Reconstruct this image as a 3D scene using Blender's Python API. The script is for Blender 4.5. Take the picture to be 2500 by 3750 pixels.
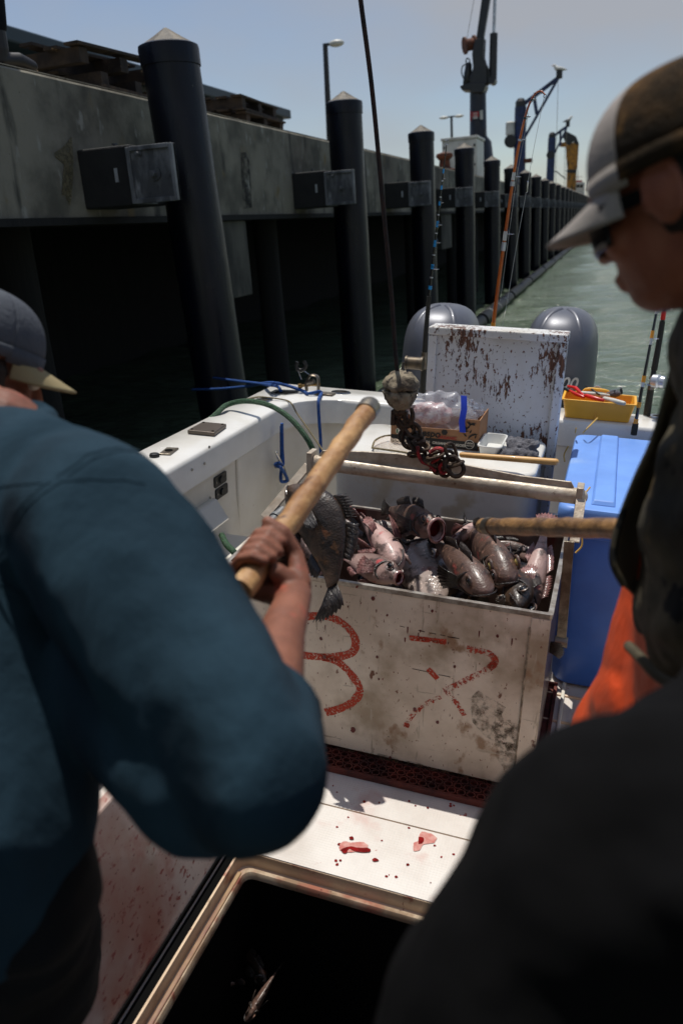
import bpy, bmesh, math, random
from math import sin, cos, pi, radians, sqrt, atan2
from mathutils import Vector, Matrix, noise
V = Vector
for o in list(bpy.data.objects): bpy.data.objects.remove(o)
S = bpy.context.scene
COL = S.collection
random.seed(7)

# ------------------------------------------------------------------ camera
WATER_TO_EYE = 2.17          # eye height above the water
DECK_TO_EYE = 1.68           # eye height above the boat deck
PITCH, YAW, ROLL = radians(19.6), radians(19.3), radians(-4.0)
FPX = 2917.0                 # 28 mm lens on a 2500x3750 frame
CAMR = Matrix.Rotation(YAW, 3, 'Z') @ Matrix.Rotation(pi/2-PITCH, 3, 'X') @ Matrix.Rotation(ROLL, 3, 'Z')
EYE = V((0, 0, WATER_TO_EYE))
cd = bpy.data.cameras.new('camera'); cam = bpy.data.objects.new('camera', cd); COL.objects.link(cam)
cam.matrix_world = Matrix.Translation(EYE) @ CAMR.to_4x4()
cd.sensor_fit = 'VERTICAL'; cd.sensor_height = 36; cd.sensor_width = 24; cd.lens = FPX/3750*36
cd.clip_start = 0.02; cd.clip_end = 6000
cd.dof.use_dof = True; cd.dof.focus_distance = 2.75; cd.dof.aperture_fstop = 3.2
S.camera = cam
S.render.resolution_x, S.render.resolution_y = 682, 1024

# ------------------------------------------------------------------ sun and sky
SUN_EL = radians(76); SUN_AZ = atan2(0.85, -0.42)    # direction the sun stands in (x,y)
sd = V((cos(SUN_AZ)*cos(SUN_EL), sin(SUN_AZ)*cos(SUN_EL), sin(SUN_EL)))
sl = bpy.data.lights.new('sun', 'SUN'); sl.energy = 4.3; sl.angle = radians(0.53); sl.color = (1.0, 0.955, 0.88)
so = bpy.data.objects.new('sun', sl); COL.objects.link(so)
so.rotation_euler = sd.to_track_quat('Z', 'Y').to_euler()
w = bpy.data.worlds.new('World'); S.world = w; w.use_nodes = True
nt = w.node_tree; nt.nodes.clear()
out = nt.nodes.new('ShaderNodeOutputWorld'); bg = nt.nodes.new('ShaderNodeBackground')
sky = nt.nodes.new('ShaderNodeTexSky'); sky.sky_type = 'NISHITA'; sky.sun_disc = False
sky.sun_elevation = SUN_EL; sky.sun_rotation = pi/2 - SUN_AZ
sky.air_density = 1.0; sky.dust_density = .4; sky.ozone_density = 1.0
tc = nt.nodes.new('ShaderNodeTexCoord'); mp = nt.nodes.new('ShaderNodeMapping'); mp.inputs['Scale'].default_value = (1.2, 1.2, 2.6)
nz = nt.nodes.new('ShaderNodeTexNoise'); nz.inputs['Scale'].default_value = 1.3; nz.inputs['Detail'].default_value = 5; nz.inputs['Roughness'].default_value = .5
rp = nt.nodes.new('ShaderNodeValToRGB'); rp.color_ramp.elements[0].position = .44; rp.color_ramp.elements[1].position = .68
rp.color_ramp.elements[1].color = (.9, .9, .9, 1); rp.color_ramp.elements[0].color = (.16, .16, .16, 1)
mx = nt.nodes.new('ShaderNodeMixRGB'); mx.inputs['Color2'].default_value = (3.9, 4.0, 4.3, 1)   # thin high cloud
hs = nt.nodes.new('ShaderNodeHueSaturation'); hs.inputs['Saturation'].default_value = 1.12; hs.inputs['Hue'].default_value = .504
L = nt.links.new
L(tc.outputs['Generated'], mp.inputs['Vector']); L(mp.outputs[0], nz.inputs['Vector']); L(nz.outputs['Fac'], rp.inputs['Fac'])
L(sky.outputs[0], hs.inputs['Color']); L(rp.outputs[0], mx.inputs['Fac']); L(hs.outputs[0], mx.inputs['Color1']); L(mx.outputs[0], bg.inputs['Color'])
bg.inputs['Strength'].default_value = 0.105; L(bg.outputs[0], out.inputs['Surface'])
S.view_settings.view_transform = 'Standard'; S.view_settings.look = 'None'
S.view_settings.exposure = -0.07; S.view_settings.gamma = 1.0
S.render.engine = 'CYCLES'

# ------------------------------------------------------------------ frames: world (water at z=0) and boat (deck at z=0, heeling)
BM = Matrix.Translation(EYE) @ Matrix.Rotation(radians(-0.8), 4, 'Z') @ Matrix.Rotation(radians(4.8), 4, 'Y') @ Matrix.Translation(V((0, 0, -DECK_TO_EYE)))
WM = Matrix.Identity(4)
BM3i = BM.to_3x3().inverted()
def _ray(px, py): return CAMR @ V(((px-1250)/FPX, -(py-1875)/FPX, -1))
def wx(px, py, x): d = _ray(px, py); return EYE + d*(x/d.x)
def wy(px, py, y): d = _ray(px, py); return EYE + d*(y/d.y)
def _b(px, py): return BM3i @ _ray(px, py)
BE = V((0, 0, DECK_TO_EYE))
def bz(px, py, z): d = _b(px, py); return BE + d*((z-DECK_TO_EYE)/d.z)
def by(px, py, y): d = _b(px, py); return BE + d*(y/d.y)
def bx(px, py, x): d = _b(px, py); return BE + d*(x/d.x)
def bd(px, py, r): return BE + _b(px, py).normalized()*r

# ------------------------------------------------------------------ mesh helpers
def frame_from(z, hint=V((0, 0, 1))):
    z = z.normalized()
    if abs(z.dot(hint.normalized())) > .98: hint = V((1, 0, 0)) if abs(z.x) < .9 else V((0, 1, 0))
    x = hint.cross(z).normalized(); y = z.cross(x)
    return x, y, z
class MB:
    def __init__(s): s.v = []; s.f = []; s.m = []; s.cur = 0
    def mi(s, i): s.cur = i; return s
    def face(s, idx): s.f.append(idx); s.m.append(s.cur)
    def box(s, a, b, M=None):
        a = V(a); b = V(b); n = len(s.v)
        for z in (a.z, b.z):
            for x, y in ((a.x, a.y), (b.x, a.y), (b.x, b.y), (a.x, b.y)):
                p = V((x, y, z)); s.v.append(M @ p if M else p)
        for q in ((3, 2, 1, 0), (4, 5, 6, 7), (0, 1, 5, 4), (1, 2, 6, 5), (2, 3, 7, 6), (3, 0, 4, 7)): s.face([n+i for i in q])
        return s
    def loft(s, rings, closed=False, caps=True):
        n = len(s.v); k = len(rings[0])
        for r in rings: s.v += [V(p) for p in r]
        m = len(rings)
        for i in range(m if closed else m-1):
            for j in range(k):
                a = n+i*k+j; b = n+i*k+(j+1) % k; i2 = (i+1) % m
                s.face([a, b, n+i2*k+(j+1) % k, n+i2*k+j])
        if caps and not closed: s.face([n+j for j in range(k)][::-1]); s.face([n+(m-1)*k+j for j in range(k)])
        return s
    def tube(s, path, r, seg=10, closed=False, flat=1.0, hint=V((0, 0, 1)), caps=True):
        path = [V(p) for p in path]; m = len(path)
        if not hasattr(r, '__len__'): r = [r]*m
        rings = []; px = None
        for i, p in enumerate(path):
            if closed: t = path[(i+1) % m]-path[i-1]
            else: t = path[min(i+1, m-1)]-path[max(i-1, 0)]
            t = t.normalized()
            if px is None: x, y, _ = frame_from(t, hint)
            else:
                x = px-t*px.dot(t); x = x.normalized(); y = t.cross(x)
            px = x
            rings.append([p+x*cos(2*pi*j/seg)*r[i]+y*sin(2*pi*j/seg)*r[i]*flat for j in range(seg)])
        return s.loft(rings, closed, caps)
    def capsule(s, path, r, seg=14):
        # a tube with round ends
        path = [V(p) for p in path]; r = list(r) if hasattr(r, '__len__') else [r]*len(path)
        d0 = (path[0]-path[1]).normalized(); d1 = (path[-1]-path[-2]).normalized()
        a = [(path[0]+d0*r[0]*sin(q), max(r[0]*cos(q), .0003)) for q in (pi/2, 1.2, .8, .4)]
        b = [(path[-1]+d1*r[-1]*sin(q), max(r[-1]*cos(q), .0003)) for q in (.4, .8, 1.2, pi/2)]
        return s.tube([p for p, _ in a]+path+[p for p, _ in b], [q for _, q in a]+r+[q for _, q in b], seg)
    def cyl(s, p0, p1, r0, r1=None, seg=16): return s.tube([p0, p1], [r0, r0 if r1 is None else r1], seg)
    def lathe(s, prof, c=(0, 0, 0), axis=(0, 0, 1), seg=24, caps=True):
        x, y, z = frame_from(V(axis)); c = V(c)
        return s.loft([[c+z*h+(x*cos(2*pi*j/seg)+y*sin(2*pi*j/seg))*max(r, .0002) for j in range(seg)] for r, h in prof], caps=caps)
    def ell(s, c, rad, M=None, seg=20, rg=12):
        c = V(c); rings = []
        for i in range(rg+1):
            th = pi*i/rg; q = max(sin(th), .01)
            ring = []
            for j in range(seg):
                p = V((rad[0]*q*cos(2*pi*j/seg), rad[1]*q*sin(2*pi*j/seg), -rad[2]*cos(th)))
                ring.append(c+(M @ p if M else p))
            rings.append(ring)
        return s.loft(rings)
    def prism(s, pts, off):
        # polygon (list of 3D points) extruded by vector off
        pts = [V(p) for p in pts]; off = V(off); n = len(s.v); k = len(pts)
        s.v += pts+[p+off for p in pts]
        s.face([n+i for i in range(k)][::-1]); s.face([n+k+i for i in range(k)])
        for i in range(k): s.face([n+i, n+(i+1) % k, n+k+(i+1) % k, n+k+i])
        return s
    def grid(s, fn, nu, nv):
        n = len(s.v)
        for i in range(nu+1):
            for j in range(nv+1): s.v.append(V(fn(i/nu, j/nv)))
        for i in range(nu):
            for j in range(nv):
                a = n+i*(nv+1)+j; s.face([a, a+nv+1, a+nv+2, a+1])
        return s
    def bar(s, p0, p1, w, h, up=V((0, 0, 1))):
        p0 = V(p0); p1 = V(p1); x, y, z = frame_from(p1-p0, up)
        q = [x*a*w/2+y*b*h/2 for a, b in ((-1, -1), (1, -1), (1, 1), (-1, 1))]
        return s.loft([[p0+c for c in q], [p1+c for c in q]])
def rring(cx, cy, hx, hy, r, z, n=5):
    pts = []
    for (sx, sy, a0) in ((1, -1, -pi/2), (1, 1, 0), (-1, 1, pi/2), (-1, -1, pi)):
        for i in range(n+1):
            a = a0+pi/2*i/n; pts.append(V((cx+sx*(hx-r)+r*cos(a), cy+sy*(hy-r)+r*sin(a), z)))
    return pts
class Root:
    def __init__(s, ob, F, loc): s.ob = ob; s.F = F; s.loc = loc
def _props(o, label, cat, group, kind):
    if label: o['label'] = label
    if cat: o['category'] = cat
    if group: o['group'] = group
    if kind: o['kind'] = kind
def thing(name, label, cat, loc=(0, 0, 0), F=None, group=None, kind=None):
    F = BM if F is None else F
    o = bpy.data.objects.new(name, None); COL.objects.link(o); o.empty_display_size = .05
    o.matrix_world = F @ Matrix.Translation(V(loc)); _props(o, label, cat, group, kind)
    return Root(o, F, V(loc))
def mesh_of(name, mb, mats, smooth=False, loc=V((0, 0, 0)), bevel=0, sub=0, angle=40, remesh=0, disp=None, smiter=0, solid=0, bseg=2):
    me = bpy.data.meshes.new(name); me.from_pydata([tuple(p-loc) for p in mb.v], [], mb.f)
    mats = mats if isinstance(mats, (list, tuple)) else [mats]
    for m in mats: me.materials.append(m)
    for p, i in zip(me.polygons, mb.m): p.material_index = min(i, len(mats)-1); p.use_smooth = smooth
    bm = bmesh.new(); bm.from_mesh(me); bmesh.ops.recalc_face_normals(bm, faces=bm.faces)
    if smooth and not remesh:
        for e in bm.edges:
            if len(e.link_faces) == 2 and e.calc_face_angle(0) > radians(angle): e.smooth = False
    bm.to_mesh(me); bm.free()
    return me
def mods(o, bevel=0, sub=0, remesh=0, disp=None, smiter=0, solid=0, bseg=2):
    if solid: m = o.modifiers.new('s', 'SOLIDIFY'); m.thickness = solid; m.offset = 0
    if remesh:
        m = o.modifiers.new('r', 'REMESH'); m.mode = 'VOXEL'; m.voxel_size = remesh; m.use_smooth_shade = True
    if smiter: m = o.modifiers.new('sm', 'SMOOTH'); m.factor = .5; m.iterations = smiter
    if bevel:
        m = o.modifiers.new('b', 'BEVEL'); m.width = bevel; m.segments = bseg; m.limit_method = 'ANGLE'; m.angle_limit = radians(35)
    if sub: m = o.modifiers.new('u', 'SUBSURF'); m.levels = sub; m.render_levels = sub
    if disp:
        for k, (size, st) in enumerate(disp):
            t = bpy.data.textures.new('folds', 'CLOUDS'); t.noise_scale = size; t.noise_depth = 1
            m = o.modifiers.new('d%d' % k, 'DISPLACE'); m.texture = t; m.strength = st; m.mid_level = .5; m.texture_coords = 'LOCAL'
def part(name, mb, mats, root, label=None, smooth=False, angle=40, **kw):
    """a child mesh; mb is in the frame's coordinates"""
    ro = root
    loc = ro.loc
    me = mesh_of(name, mb, mats, smooth, loc, angle=angle, remesh=kw.get('remesh', 0))
    o = bpy.data.objects.new(name, me); COL.objects.link(o); o.parent = ro.ob
    kind = kw.pop('kind', None)
    _props(o, label, None, None, kind); mods(o, **kw)
    return Root(o, ro.F, ro.loc)
def solo(name, mb, mats, label, cat, loc=None, F=None, group=None, kind=None, smooth=False, angle=40, **kw):
    F = BM if F is None else F
    if loc is None:
        n = len(mb.v); c = sum(mb.v, V((0, 0, 0)))/n; loc = V((c.x, c.y, min(p.z for p in mb.v)))
    me = mesh_of(name, mb, mats, smooth, V(loc), angle=angle, remesh=kw.get('remesh', 0))
    o = bpy.data.objects.new(name, me); COL.objects.link(o); o.matrix_world = F @ Matrix.Translation(V(loc))
    _props(o, label, cat, group, kind); mods(o, **kw)
    return Root(o, F, V(loc))
def copy_tree(o, dx=None):
    c = o.copy(); COL.objects.link(c)
    if dx is not None: c.matrix_world = Matrix.Translation(V(dx)) @ o.matrix_world
    for ch in [q for q in bpy.data.objects if q.parent == o]:
        k = copy_tree(ch); k.parent = c
    return c
def text_mb(txt, size, origin, xdir, ydir, depth=.0006, bold=0.0, align='LEFT', shear=0):
    cu = bpy.data.curves.new('t', 'FONT'); cu.body = txt; cu.size = size; cu.extrude = depth; cu.offset = bold; cu.align_x = align; cu.shear = shear
    ob = bpy.data.objects.new('t', cu); COL.objects.link(ob)
    dg = bpy.context.evaluated_depsgraph_get(); me = bpy.data.meshes.new_from_object(ob.evaluated_get(dg))
    mb = MB(); X = V(xdir).normalized(); Y = V(ydir).normalized(); Z = X.cross(Y)
    mb.v = [V(origin)+X*v.co.x+Y*v.co.y+Z*v.co.z for v in me.vertices]
    for p in me.polygons: mb.face(list(p.vertices))
    bpy.data.objects.remove(ob); bpy.data.meshes.remove(me)
    return mb
def smooth_path(pts, n=6):
    pts = [V(p) for p in pts]; o = []
    P = [pts[0]*2-pts[1]]+pts+[pts[-1]*2-pts[-2]]
    for i in range(1, len(P)-2):
        a, b, c, d = P[i-1:i+3]
        for k in range(n):
            t = k/n; o.append(.5*((2*b)+(c-a)*t+(2*a-5*b+4*c-d)*t*t+(3*b-a-3*c+d)*t**3))
    o.append(pts[-1]); return o

# ------------------------------------------------------------------ materials
def lin(c):
    return tuple(((x/255)/12.92 if x/255 < .04045 else ((x/255+.055)/1.055)**2.4) for x in c)+(1,)
def mat(name, col, rough=.5, metal=0, col2=None, ns=6, stretch=(1, 1, 1), bump=0, bs=60, bstretch=None, spots=(), coat=0, rv=.0, contrast=(.35, .65), spec=.5, sss=0, det=6):
    """col/col2: sRGB 0-255; spots: (colour, scale, threshold, softness, stretch[, detail])"""
    m = bpy.data.materials.new(name); m.use_nodes = True; nt = m.node_tree; N = nt.nodes; Lk = nt.links.new
    p = N['Principled BSDF']; p.inputs['Roughness'].default_value = rough; p.inputs['Metallic'].default_value = metal
    p.inputs['Coat Weight'].default_value = coat; p.inputs['Coat Roughness'].default_value = .08; p.inputs['Specular IOR Level'].default_value = spec
    if sss: p.inputs['Subsurface Weight'].default_value = sss; p.inputs['Subsurface Radius'].default_value = (.01, .004, .002)
    t = N.new('ShaderNodeTexCoord')
    def noi(scale, st, det=6, rgh=.6, off=0):
        mp = N.new('ShaderNodeMapping'); mp.inputs['Scale'].default_value = st; mp.inputs['Location'].default_value = (off, off*1.7, off*.3)
        n = N.new('ShaderNodeTexNoise'); n.inputs['Scale'].default_value = scale; n.inputs['Detail'].default_value = det; n.inputs['Roughness'].default_value = rgh
        Lk(t.outputs['Object'], mp.inputs['Vector']); Lk(mp.outputs[0], n.inputs['Vector']); return n.outputs['Fac']
    def ramp(f, a, b):
        r = N.new('ShaderNodeMapRange'); r.inputs['From Min'].default_value = a; r.inputs['From Max'].default_value = b; r.interpolation_type = 'SMOOTHSTEP'; Lk(f, r.inputs['Value']); return r.outputs[0]
    cur = None
    if col2 is None: col2 = tuple(max(0, c*.9) for c in col)
    mxn = N.new('ShaderNodeMixRGB'); mxn.inputs[1].default_value = lin(col); mxn.inputs[2].default_value = lin(col2)
    Lk(ramp(noi(ns, stretch, det), *contrast), mxn.inputs[0]); cur = mxn.outputs[0]
    for k, sp in enumerate(spots):
        c, sc, th, sf, st = sp[:5]; dt = sp[5] if len(sp) > 5 else 5
        x = N.new('ShaderNodeMixRGB'); x.inputs[2].default_value = lin(c); Lk(cur, x.inputs[1]); Lk(ramp(noi(sc, st, dt, .55, 3.1*(k+1)), th, th+sf), x.inputs[0]); cur = x.outputs[0]
    Lk(cur, p.inputs['Base Color'])
    if rv:
        r = N.new('ShaderNodeMapRange'); r.inputs['To Min'].default_value = max(.02, rough-rv); r.inputs['To Max'].default_value = min(1, rough+rv)
        r.inputs['From Min'].default_value = .3; r.inputs['From Max'].default_value = .7
        Lk(noi(ns*2.3, stretch, 5, .6, 9.3), r.inputs['Value']); Lk(r.outputs[0], p.inputs['Roughness'])
    if bump:
        b = N.new('ShaderNodeBump'); b.inputs['Strength'].default_value = min(1, bump); b.inputs['Distance'].default_value = .01 if bump <= 1 else .01*bump
        Lk(noi(bs, bstretch or stretch, 5, .6, 5.5), b.inputs['Height']); Lk(b.outputs[0], p.inputs['Normal'])
    return m
M = {}
M['concrete'] = mat('concrete', (126, 121, 107), .9, col2=(84, 81, 71), ns=1.6, bump=.5, bs=25, det=9, contrast=(.4, .62),
    spots=[((40, 41, 37), 2.2, .57, .13, (1, 1.6, .35)), ((112, 98, 70), 3.2, .6, .1, (1, 1, .6)), ((140, 138, 128), 9, .6, .1, (1, 1, .5)), ((100, 78, 42), 1.3, .66, .04, (1, 1, .5)), ((30, 30, 28), 60, .68, .05, (1, 1, 1))])
M['concrete_sunlit_top'] = mat('concrete_sunlit_top', (176, 164, 144), .9, col2=(140, 130, 112), ns=12, bump=.4, bs=60, spots=[((90, 80, 66), 20, .62, .05, (1, 1, 1))])  # sunlit strip along the wall top painted in as lighter concrete
M['blackpile'] = mat('black_pile_plastic', (6, 10, 24), .34, col2=(8, 10, 16), ns=5, stretch=(1, 1, .3), bump=.25, bs=30, rv=.1, spec=.28,
    spots=[((84, 82, 76), 60, .7, .05, (1, 1, .4)), ((60, 64, 66), 14, .71, .05, (1, 1, .2))])
M['pilecap'] = mat('pile_cap', (112, 102, 86), .65, col2=(70, 64, 54), ns=10, bump=.3, bs=40, spots=[((190, 184, 170), 30, .67, .05, (1, 1, 1))])
M['rubber'] = mat('black_rubber', (16, 16, 16), .7, col2=(26, 26, 25), ns=6, bump=.3)
M['galv'] = mat('galvanised_plate', (120, 122, 124), .5, metal=.15, col2=(70, 72, 74), ns=5, stretch=(1, 1, .4), bump=.3, bs=30, contrast=(.4, .6), spots=[((150, 152, 152), 7, .6, .15, (1.5, 1.5, .4)), ((28, 28, 28), 8, .62, .1, (1, 1, .4))])
M['darkvoid'] = mat('void_black', (22, 22, 20), .95, col2=(12, 12, 12), ns=3, stretch=(4, 4, .3), bump=.5, bs=20)  # shade of the void under the quay put into the colour
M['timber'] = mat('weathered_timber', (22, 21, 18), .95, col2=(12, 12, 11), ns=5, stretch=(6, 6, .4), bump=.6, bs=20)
M['pallet'] = mat('pallet_wood', (66, 54, 42), .9, col2=(34, 28, 24), ns=6, stretch=(1, 3, 1), bump=.5, bs=30, spots=[((34, 56, 84), 3, .66, .03, (1, 1, 1)), ((150, 128, 96), 14, .68, .05, (1, 1, 1))])
M['roof'] = mat('teal_metal_roof', (16, 44, 56), .5, ns=3, bump=.1)
M['fascia'] = mat('building_wall', (70, 76, 74), .8, col2=(48, 54, 54), ns=2, spots=[((160, 158, 140), 1.4, .62, .05, (1, 1, 1))])
M['craneblack'] = mat('black_crane_paint', (16, 17, 18), .35, col2=(30, 28, 26), ns=5, bump=.15)
M['rust'] = mat('rusty_steel', (112, 60, 34), .8, col2=(64, 38, 26), ns=9, bump=.5, bs=60)
M['craneblue'] = mat('blue_davit_paint', (24, 46, 92), .5, col2=(20, 34, 62), ns=4, bump=.2)
M['craneyel'] = mat('yellow_crane_paint', (176, 120, 22), .55, col2=(124, 84, 22), ns=3, bump=.3, spots=[((52, 46, 30), 3, .56, .08, (1, 1, .5))])
M['white'] = mat('white_enamel', (200, 200, 192), .45, col2=(176, 176, 166), ns=2)
M['red'] = mat('red_paint', (170, 28, 24), .4)
M['blackpl'] = mat('black_plastic', (18, 18, 19), .45, bump=.1)
M['gelcoat'] = mat('white_gelcoat', (226, 224, 218), .22, col2=(216, 213, 205), ns=2.5, coat=.3, rv=.08, bump=.03, bs=8,
    spots=[((186, 174, 150), 6, .67, .12, (1, 1, .4)), ((120, 70, 52), 34, .755, .02, (1, 1, .6)), ((150, 140, 126), 90, .74, .03, (1, 1, 1))])
M['liner'] = mat('boat_liner', (222, 218, 208), .35, col2=(206, 200, 186), ns=2, coat=.15, rv=.1, bump=.06, bs=6,
    spots=[((176, 156, 120), 5, .66, .1, (2, 2, .35)), ((128, 70, 54), 40, .76, .02, (1, 1, .5))])
M['steel'] = mat('stainless_steel', (190, 190, 188), .18, metal=1, col2=(150, 148, 144), ns=12)
M['dullsteel'] = mat('dull_steel', (150, 142, 128), .38, metal=.9, col2=(104, 94, 82), ns=14, bump=.2, bs=80)
M['chain'] = mat('rusty_chain', (84, 66, 50), .55, metal=.5, col2=(46, 36, 30), ns=30, bump=.5, bs=120, spots=[((150, 128, 100), 40, .62, .08, (1, 1, 1))])
M['ball'] = mat('crane_ball_concrete', (140, 128, 106), .85, col2=(84, 74, 60), ns=16, bump=1.0, bs=30, contrast=(.42, .58), spots=[((60, 52, 44), 30, .6, .05, (1, 1, 1)), ((116, 84, 40), 12, .64, .06, (1, 1, 1))])
M['cable'] = mat('rusty_wire_rope', (58, 36, 26), .7, metal=.3, col2=(26, 20, 18), ns=60, stretch=(1, 1, .5), bump=1, bs=160)
M['boxalu'] = mat('scuffed_box', (226, 213, 194), .42, metal=.0, col2=(206, 190, 170), ns=4, bump=.12, bs=50, rv=.12, det=9, contrast=(.38, .66),
    spots=[((164, 146, 122), 4, .48, .2, (1, 1, 1)), ((150, 120, 92), 11, .6, .1, (1, 1, .7)), ((110, 66, 46), 26, .68, .05, (1, 1, .6)), ((120, 38, 30), 44, .72, .03, (1, 1, .45)), ((62, 52, 44), 90, .7, .05, (1, 1, 1)),
           ((104, 84, 58), 2.4, .64, .14, (1, 1, .7)), ((178, 164, 144), 60, .64, .05, (1, 1, .12)), ((178, 164, 144), 56, .66, .05, (.12, 1, 1)), ((124, 84, 66), 120, .66, .03, (1, 1, .5))])
M['boxrim'] = mat('worn_aluminium_rim', (190, 184, 174), .35, metal=.6, col2=(140, 128, 116), ns=20, bump=.1, spots=[((110, 50, 42), 40, .68, .04, (1, 1, 1))])
M['boxin'] = mat('bloody_box_inside', (120, 104, 98), .4, metal=.3, col2=(84, 62, 58), ns=7, bump=.15, spots=[((92, 28, 26), 9, .6, .1, (1, 1, .5))], coat=.3)
M['bail'] = mat('aluminium_bail', (196, 184, 166), .4, metal=.2, col2=(164, 148, 128), ns=14, bump=.2, bs=60, rv=.1, spots=[((100, 66, 42), 22, .62, .1, (1, 1, 1)), ((118, 40, 30), 60, .73, .03, (1, 1, 1))])
M['redmat'] = mat('red_brown_rubber_mat', (104, 44, 32), .7, col2=(58, 22, 18), ns=12, bump=.3)
M['deck'] = mat('nonskid_deck', (216, 212, 206), .5, col2=(200, 192, 184), ns=3, coat=.15, bump=.0,
    spots=[((200, 176, 168), 5, .60, .14, (1, 1, 1)), ((178, 170, 160), 2.2, .5, .2, (1, 1, 1)), ((160, 80, 72), 26, .68, .05, (1, 1, 1)), ((110, 22, 22), 34, .76, .02, (1, 1, 1))])
M['deckblood'] = mat('bloody_deck', (196, 184, 176), .5, col2=(164, 146, 134), ns=4, coat=.2, det=8,
    spots=[((158, 112, 98), 3, .40, .3, (1, 1, 1)), ((150, 92, 82), 8, .52, .2, (1, 1, 1)), ((136, 66, 60), 60, .58, .08, (1, .6, 1)), ((96, 32, 30), 90, .64, .04, (1, .7, 1)), ((132, 112, 90), 3, .6, .12, (1, 1, 1))])
M['tan'] = mat('cream_coaming', (214, 190, 160), .4, col2=(196, 168, 138), ns=4, coat=.3, spots=[((150, 84, 66), 11, .6, .1, (1, 1, 1)), ((120, 40, 34), 34, .7, .03, (1, 1, .3)), ((150, 120, 90), 8, .62, .1, (1, 1, 1))])
M['blood'] = mat('fresh_blood', (96, 8, 10), .15, col2=(140, 22, 24), ns=30, coat=.6)
M['bloodthin'] = mat('thin_blood', (186, 112, 104), .3, col2=(204, 160, 150), ns=30)
M['rimdirt'] = mat('dirty_hatch_rim', (186, 168, 144), .4, col2=(138, 114, 92), ns=9, coat=.2, contrast=(.4, .6), spots=[((150, 96, 78), 7, .5, .14, (1, 1, 1)), ((122, 66, 54), 16, .58, .08, (1, 1, 1)), ((70, 30, 26), 34, .66, .05, (1, 1, 1))])
M['gasket'] = mat('black_gasket_shade', (7, 7, 7), .9, spec=.1)  # gasket rubber; also blackens the hold for its shade
M['tote'] = mat('blue_tote_plastic', (58, 104, 190), .42, col2=(52, 94, 176), ns=4, bump=.06, bs=30, rv=.1, coat=.05, sss=0, spots=[((130, 160, 206), 40, .74, .03, (1, 1, 1)), ((30, 34, 44), 60, .765, .02, (1, 1, 1)), ((74, 120, 196), 3, .55, .2, (1, 1, 1))])
M['totelid'] = mat('sunlit_blue_lid', (112, 156, 226), .45, col2=(104, 146, 216), ns=4, bump=.05, bs=30, rv=.1, spots=[((160, 190, 230), 50, .72, .04, (1, .4, 1)), ((60, 40, 50), 60, .77, .02, (1, 1, 1)), ((146, 176, 222), 3, .6, .2, (1, 1, 1))])  # lighter copy of the tote blue, sunlight on the lid painted in
M['yeltray'] = mat('yellow_tray_plastic', (236, 178, 58), .4, col2=(226, 164, 48), ns=6, bump=.04)
M['redpl'] = mat('red_handle_plastic', (206, 32, 26), .3)
M['cord'] = mat('yellow_cord', (196, 158, 76), .6)
M['bluerope'] = mat('blue_rope', (20, 84, 160), .7, col2=(14, 56, 120), ns=90, bump=.8, bs=220)
M['greenhose'] = mat('green_braided_hose', (42, 84, 50), .6, col2=(30, 60, 38), ns=80, bump=.9, bs=120, spots=[((110, 120, 70), 60, .7, .05, (1, 1, 1))])
M['twine'] = mat('tan_twine', (136, 122, 88), .8, col2=(100, 90, 64), ns=120, bump=.8, bs=300)
M['cowl'] = mat('grey_cowl_paint', (98, 100, 108), .42, metal=.3, col2=(88, 90, 98), ns=3, coat=.1, bump=.02, spots=[((150, 150, 150), 50, .765, .01, (1, 1, 1))])
M['cowldark'] = mat('dark_cowl_paint', (34, 42, 52), .35, metal=.3, coat=.3, ns=3, bump=.02)
M['silver'] = mat('silver_badge', (200, 204, 208), .3, metal=.6)
M['cork'] = mat('foam_grip', (44, 42, 34), .85, bump=.2, bs=200)
M['rodblue'] = mat('blue_rod_thread', (30, 140, 200), .3)
M['rodorange'] = mat('orange_rod_blank', (190, 96, 24), .3, coat=.4, col2=(150, 66, 16), ns=8)
M['rodblack'] = mat('black_rod_blank', (18, 18, 20), .25, coat=.5)
M['rodyel'] = mat('orange_band', (224, 146, 32), .35)
M['wood'] = mat('stick_wood', (190, 148, 98), .55, col2=(146, 102, 60), ns=18, stretch=(1, 1, 1), bump=.4, bs=60, spots=[((92, 58, 34), 24, .62, .08, (1, 1, 1)), ((126, 44, 34), 30, .68, .05, (1, 1, 1)), ((222, 190, 146), 9, .6, .15, (1, 1, 1))])
M['wood_dark'] = mat('grimy_stick_wood', (150, 112, 68), .5, col2=(92, 66, 42), ns=22, bump=.5, bs=60, coat=.15, spots=[((40, 28, 20), 30, .6, .08, (.35, 1, 1)), ((190, 150, 96), 20, .62, .08, (.3, 1, 1))])
M['pinewood'] = mat('pale_net_handle', (216, 172, 106), .45, col2=(200, 152, 88), ns=10, coat=.1)
M['card'] = mat('cardboard', (150, 110, 78), .85, col2=(134, 96, 66), ns=8, bump=.15, bs=60)
M['cardblack'] = mat('black_print', (24, 22, 20), .7)
M['cardred'] = mat('red_print', (156, 44, 34), .7)
M['cardwhite'] = mat('white_print', (214, 206, 190), .7)
M['cardgreen'] = mat('green_print', (40, 96, 56), .7)
M['towel'] = mat('grey_towel', (112, 112, 118), .95, col2=(84, 82, 88), ns=20, bump=1.0, bs=160)
M['traywhite'] = mat('white_tray_plastic', (220, 220, 216), .35)
M['zip'] = mat('blue_zip_strip', (40, 70, 200), .3)
M['teal'] = mat('teal_sweatshirt', (36, 57, 70), .95, col2=(29, 48, 60), ns=5, bump=.9, bs=7, bstretch=(1.7, 1.7, .5), spec=.15)
M['capblue'] = mat('grey_blue_cap', (84, 88, 95), .9, col2=(70, 74, 82), ns=6, bump=.3, bs=120, spec=.2)
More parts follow.
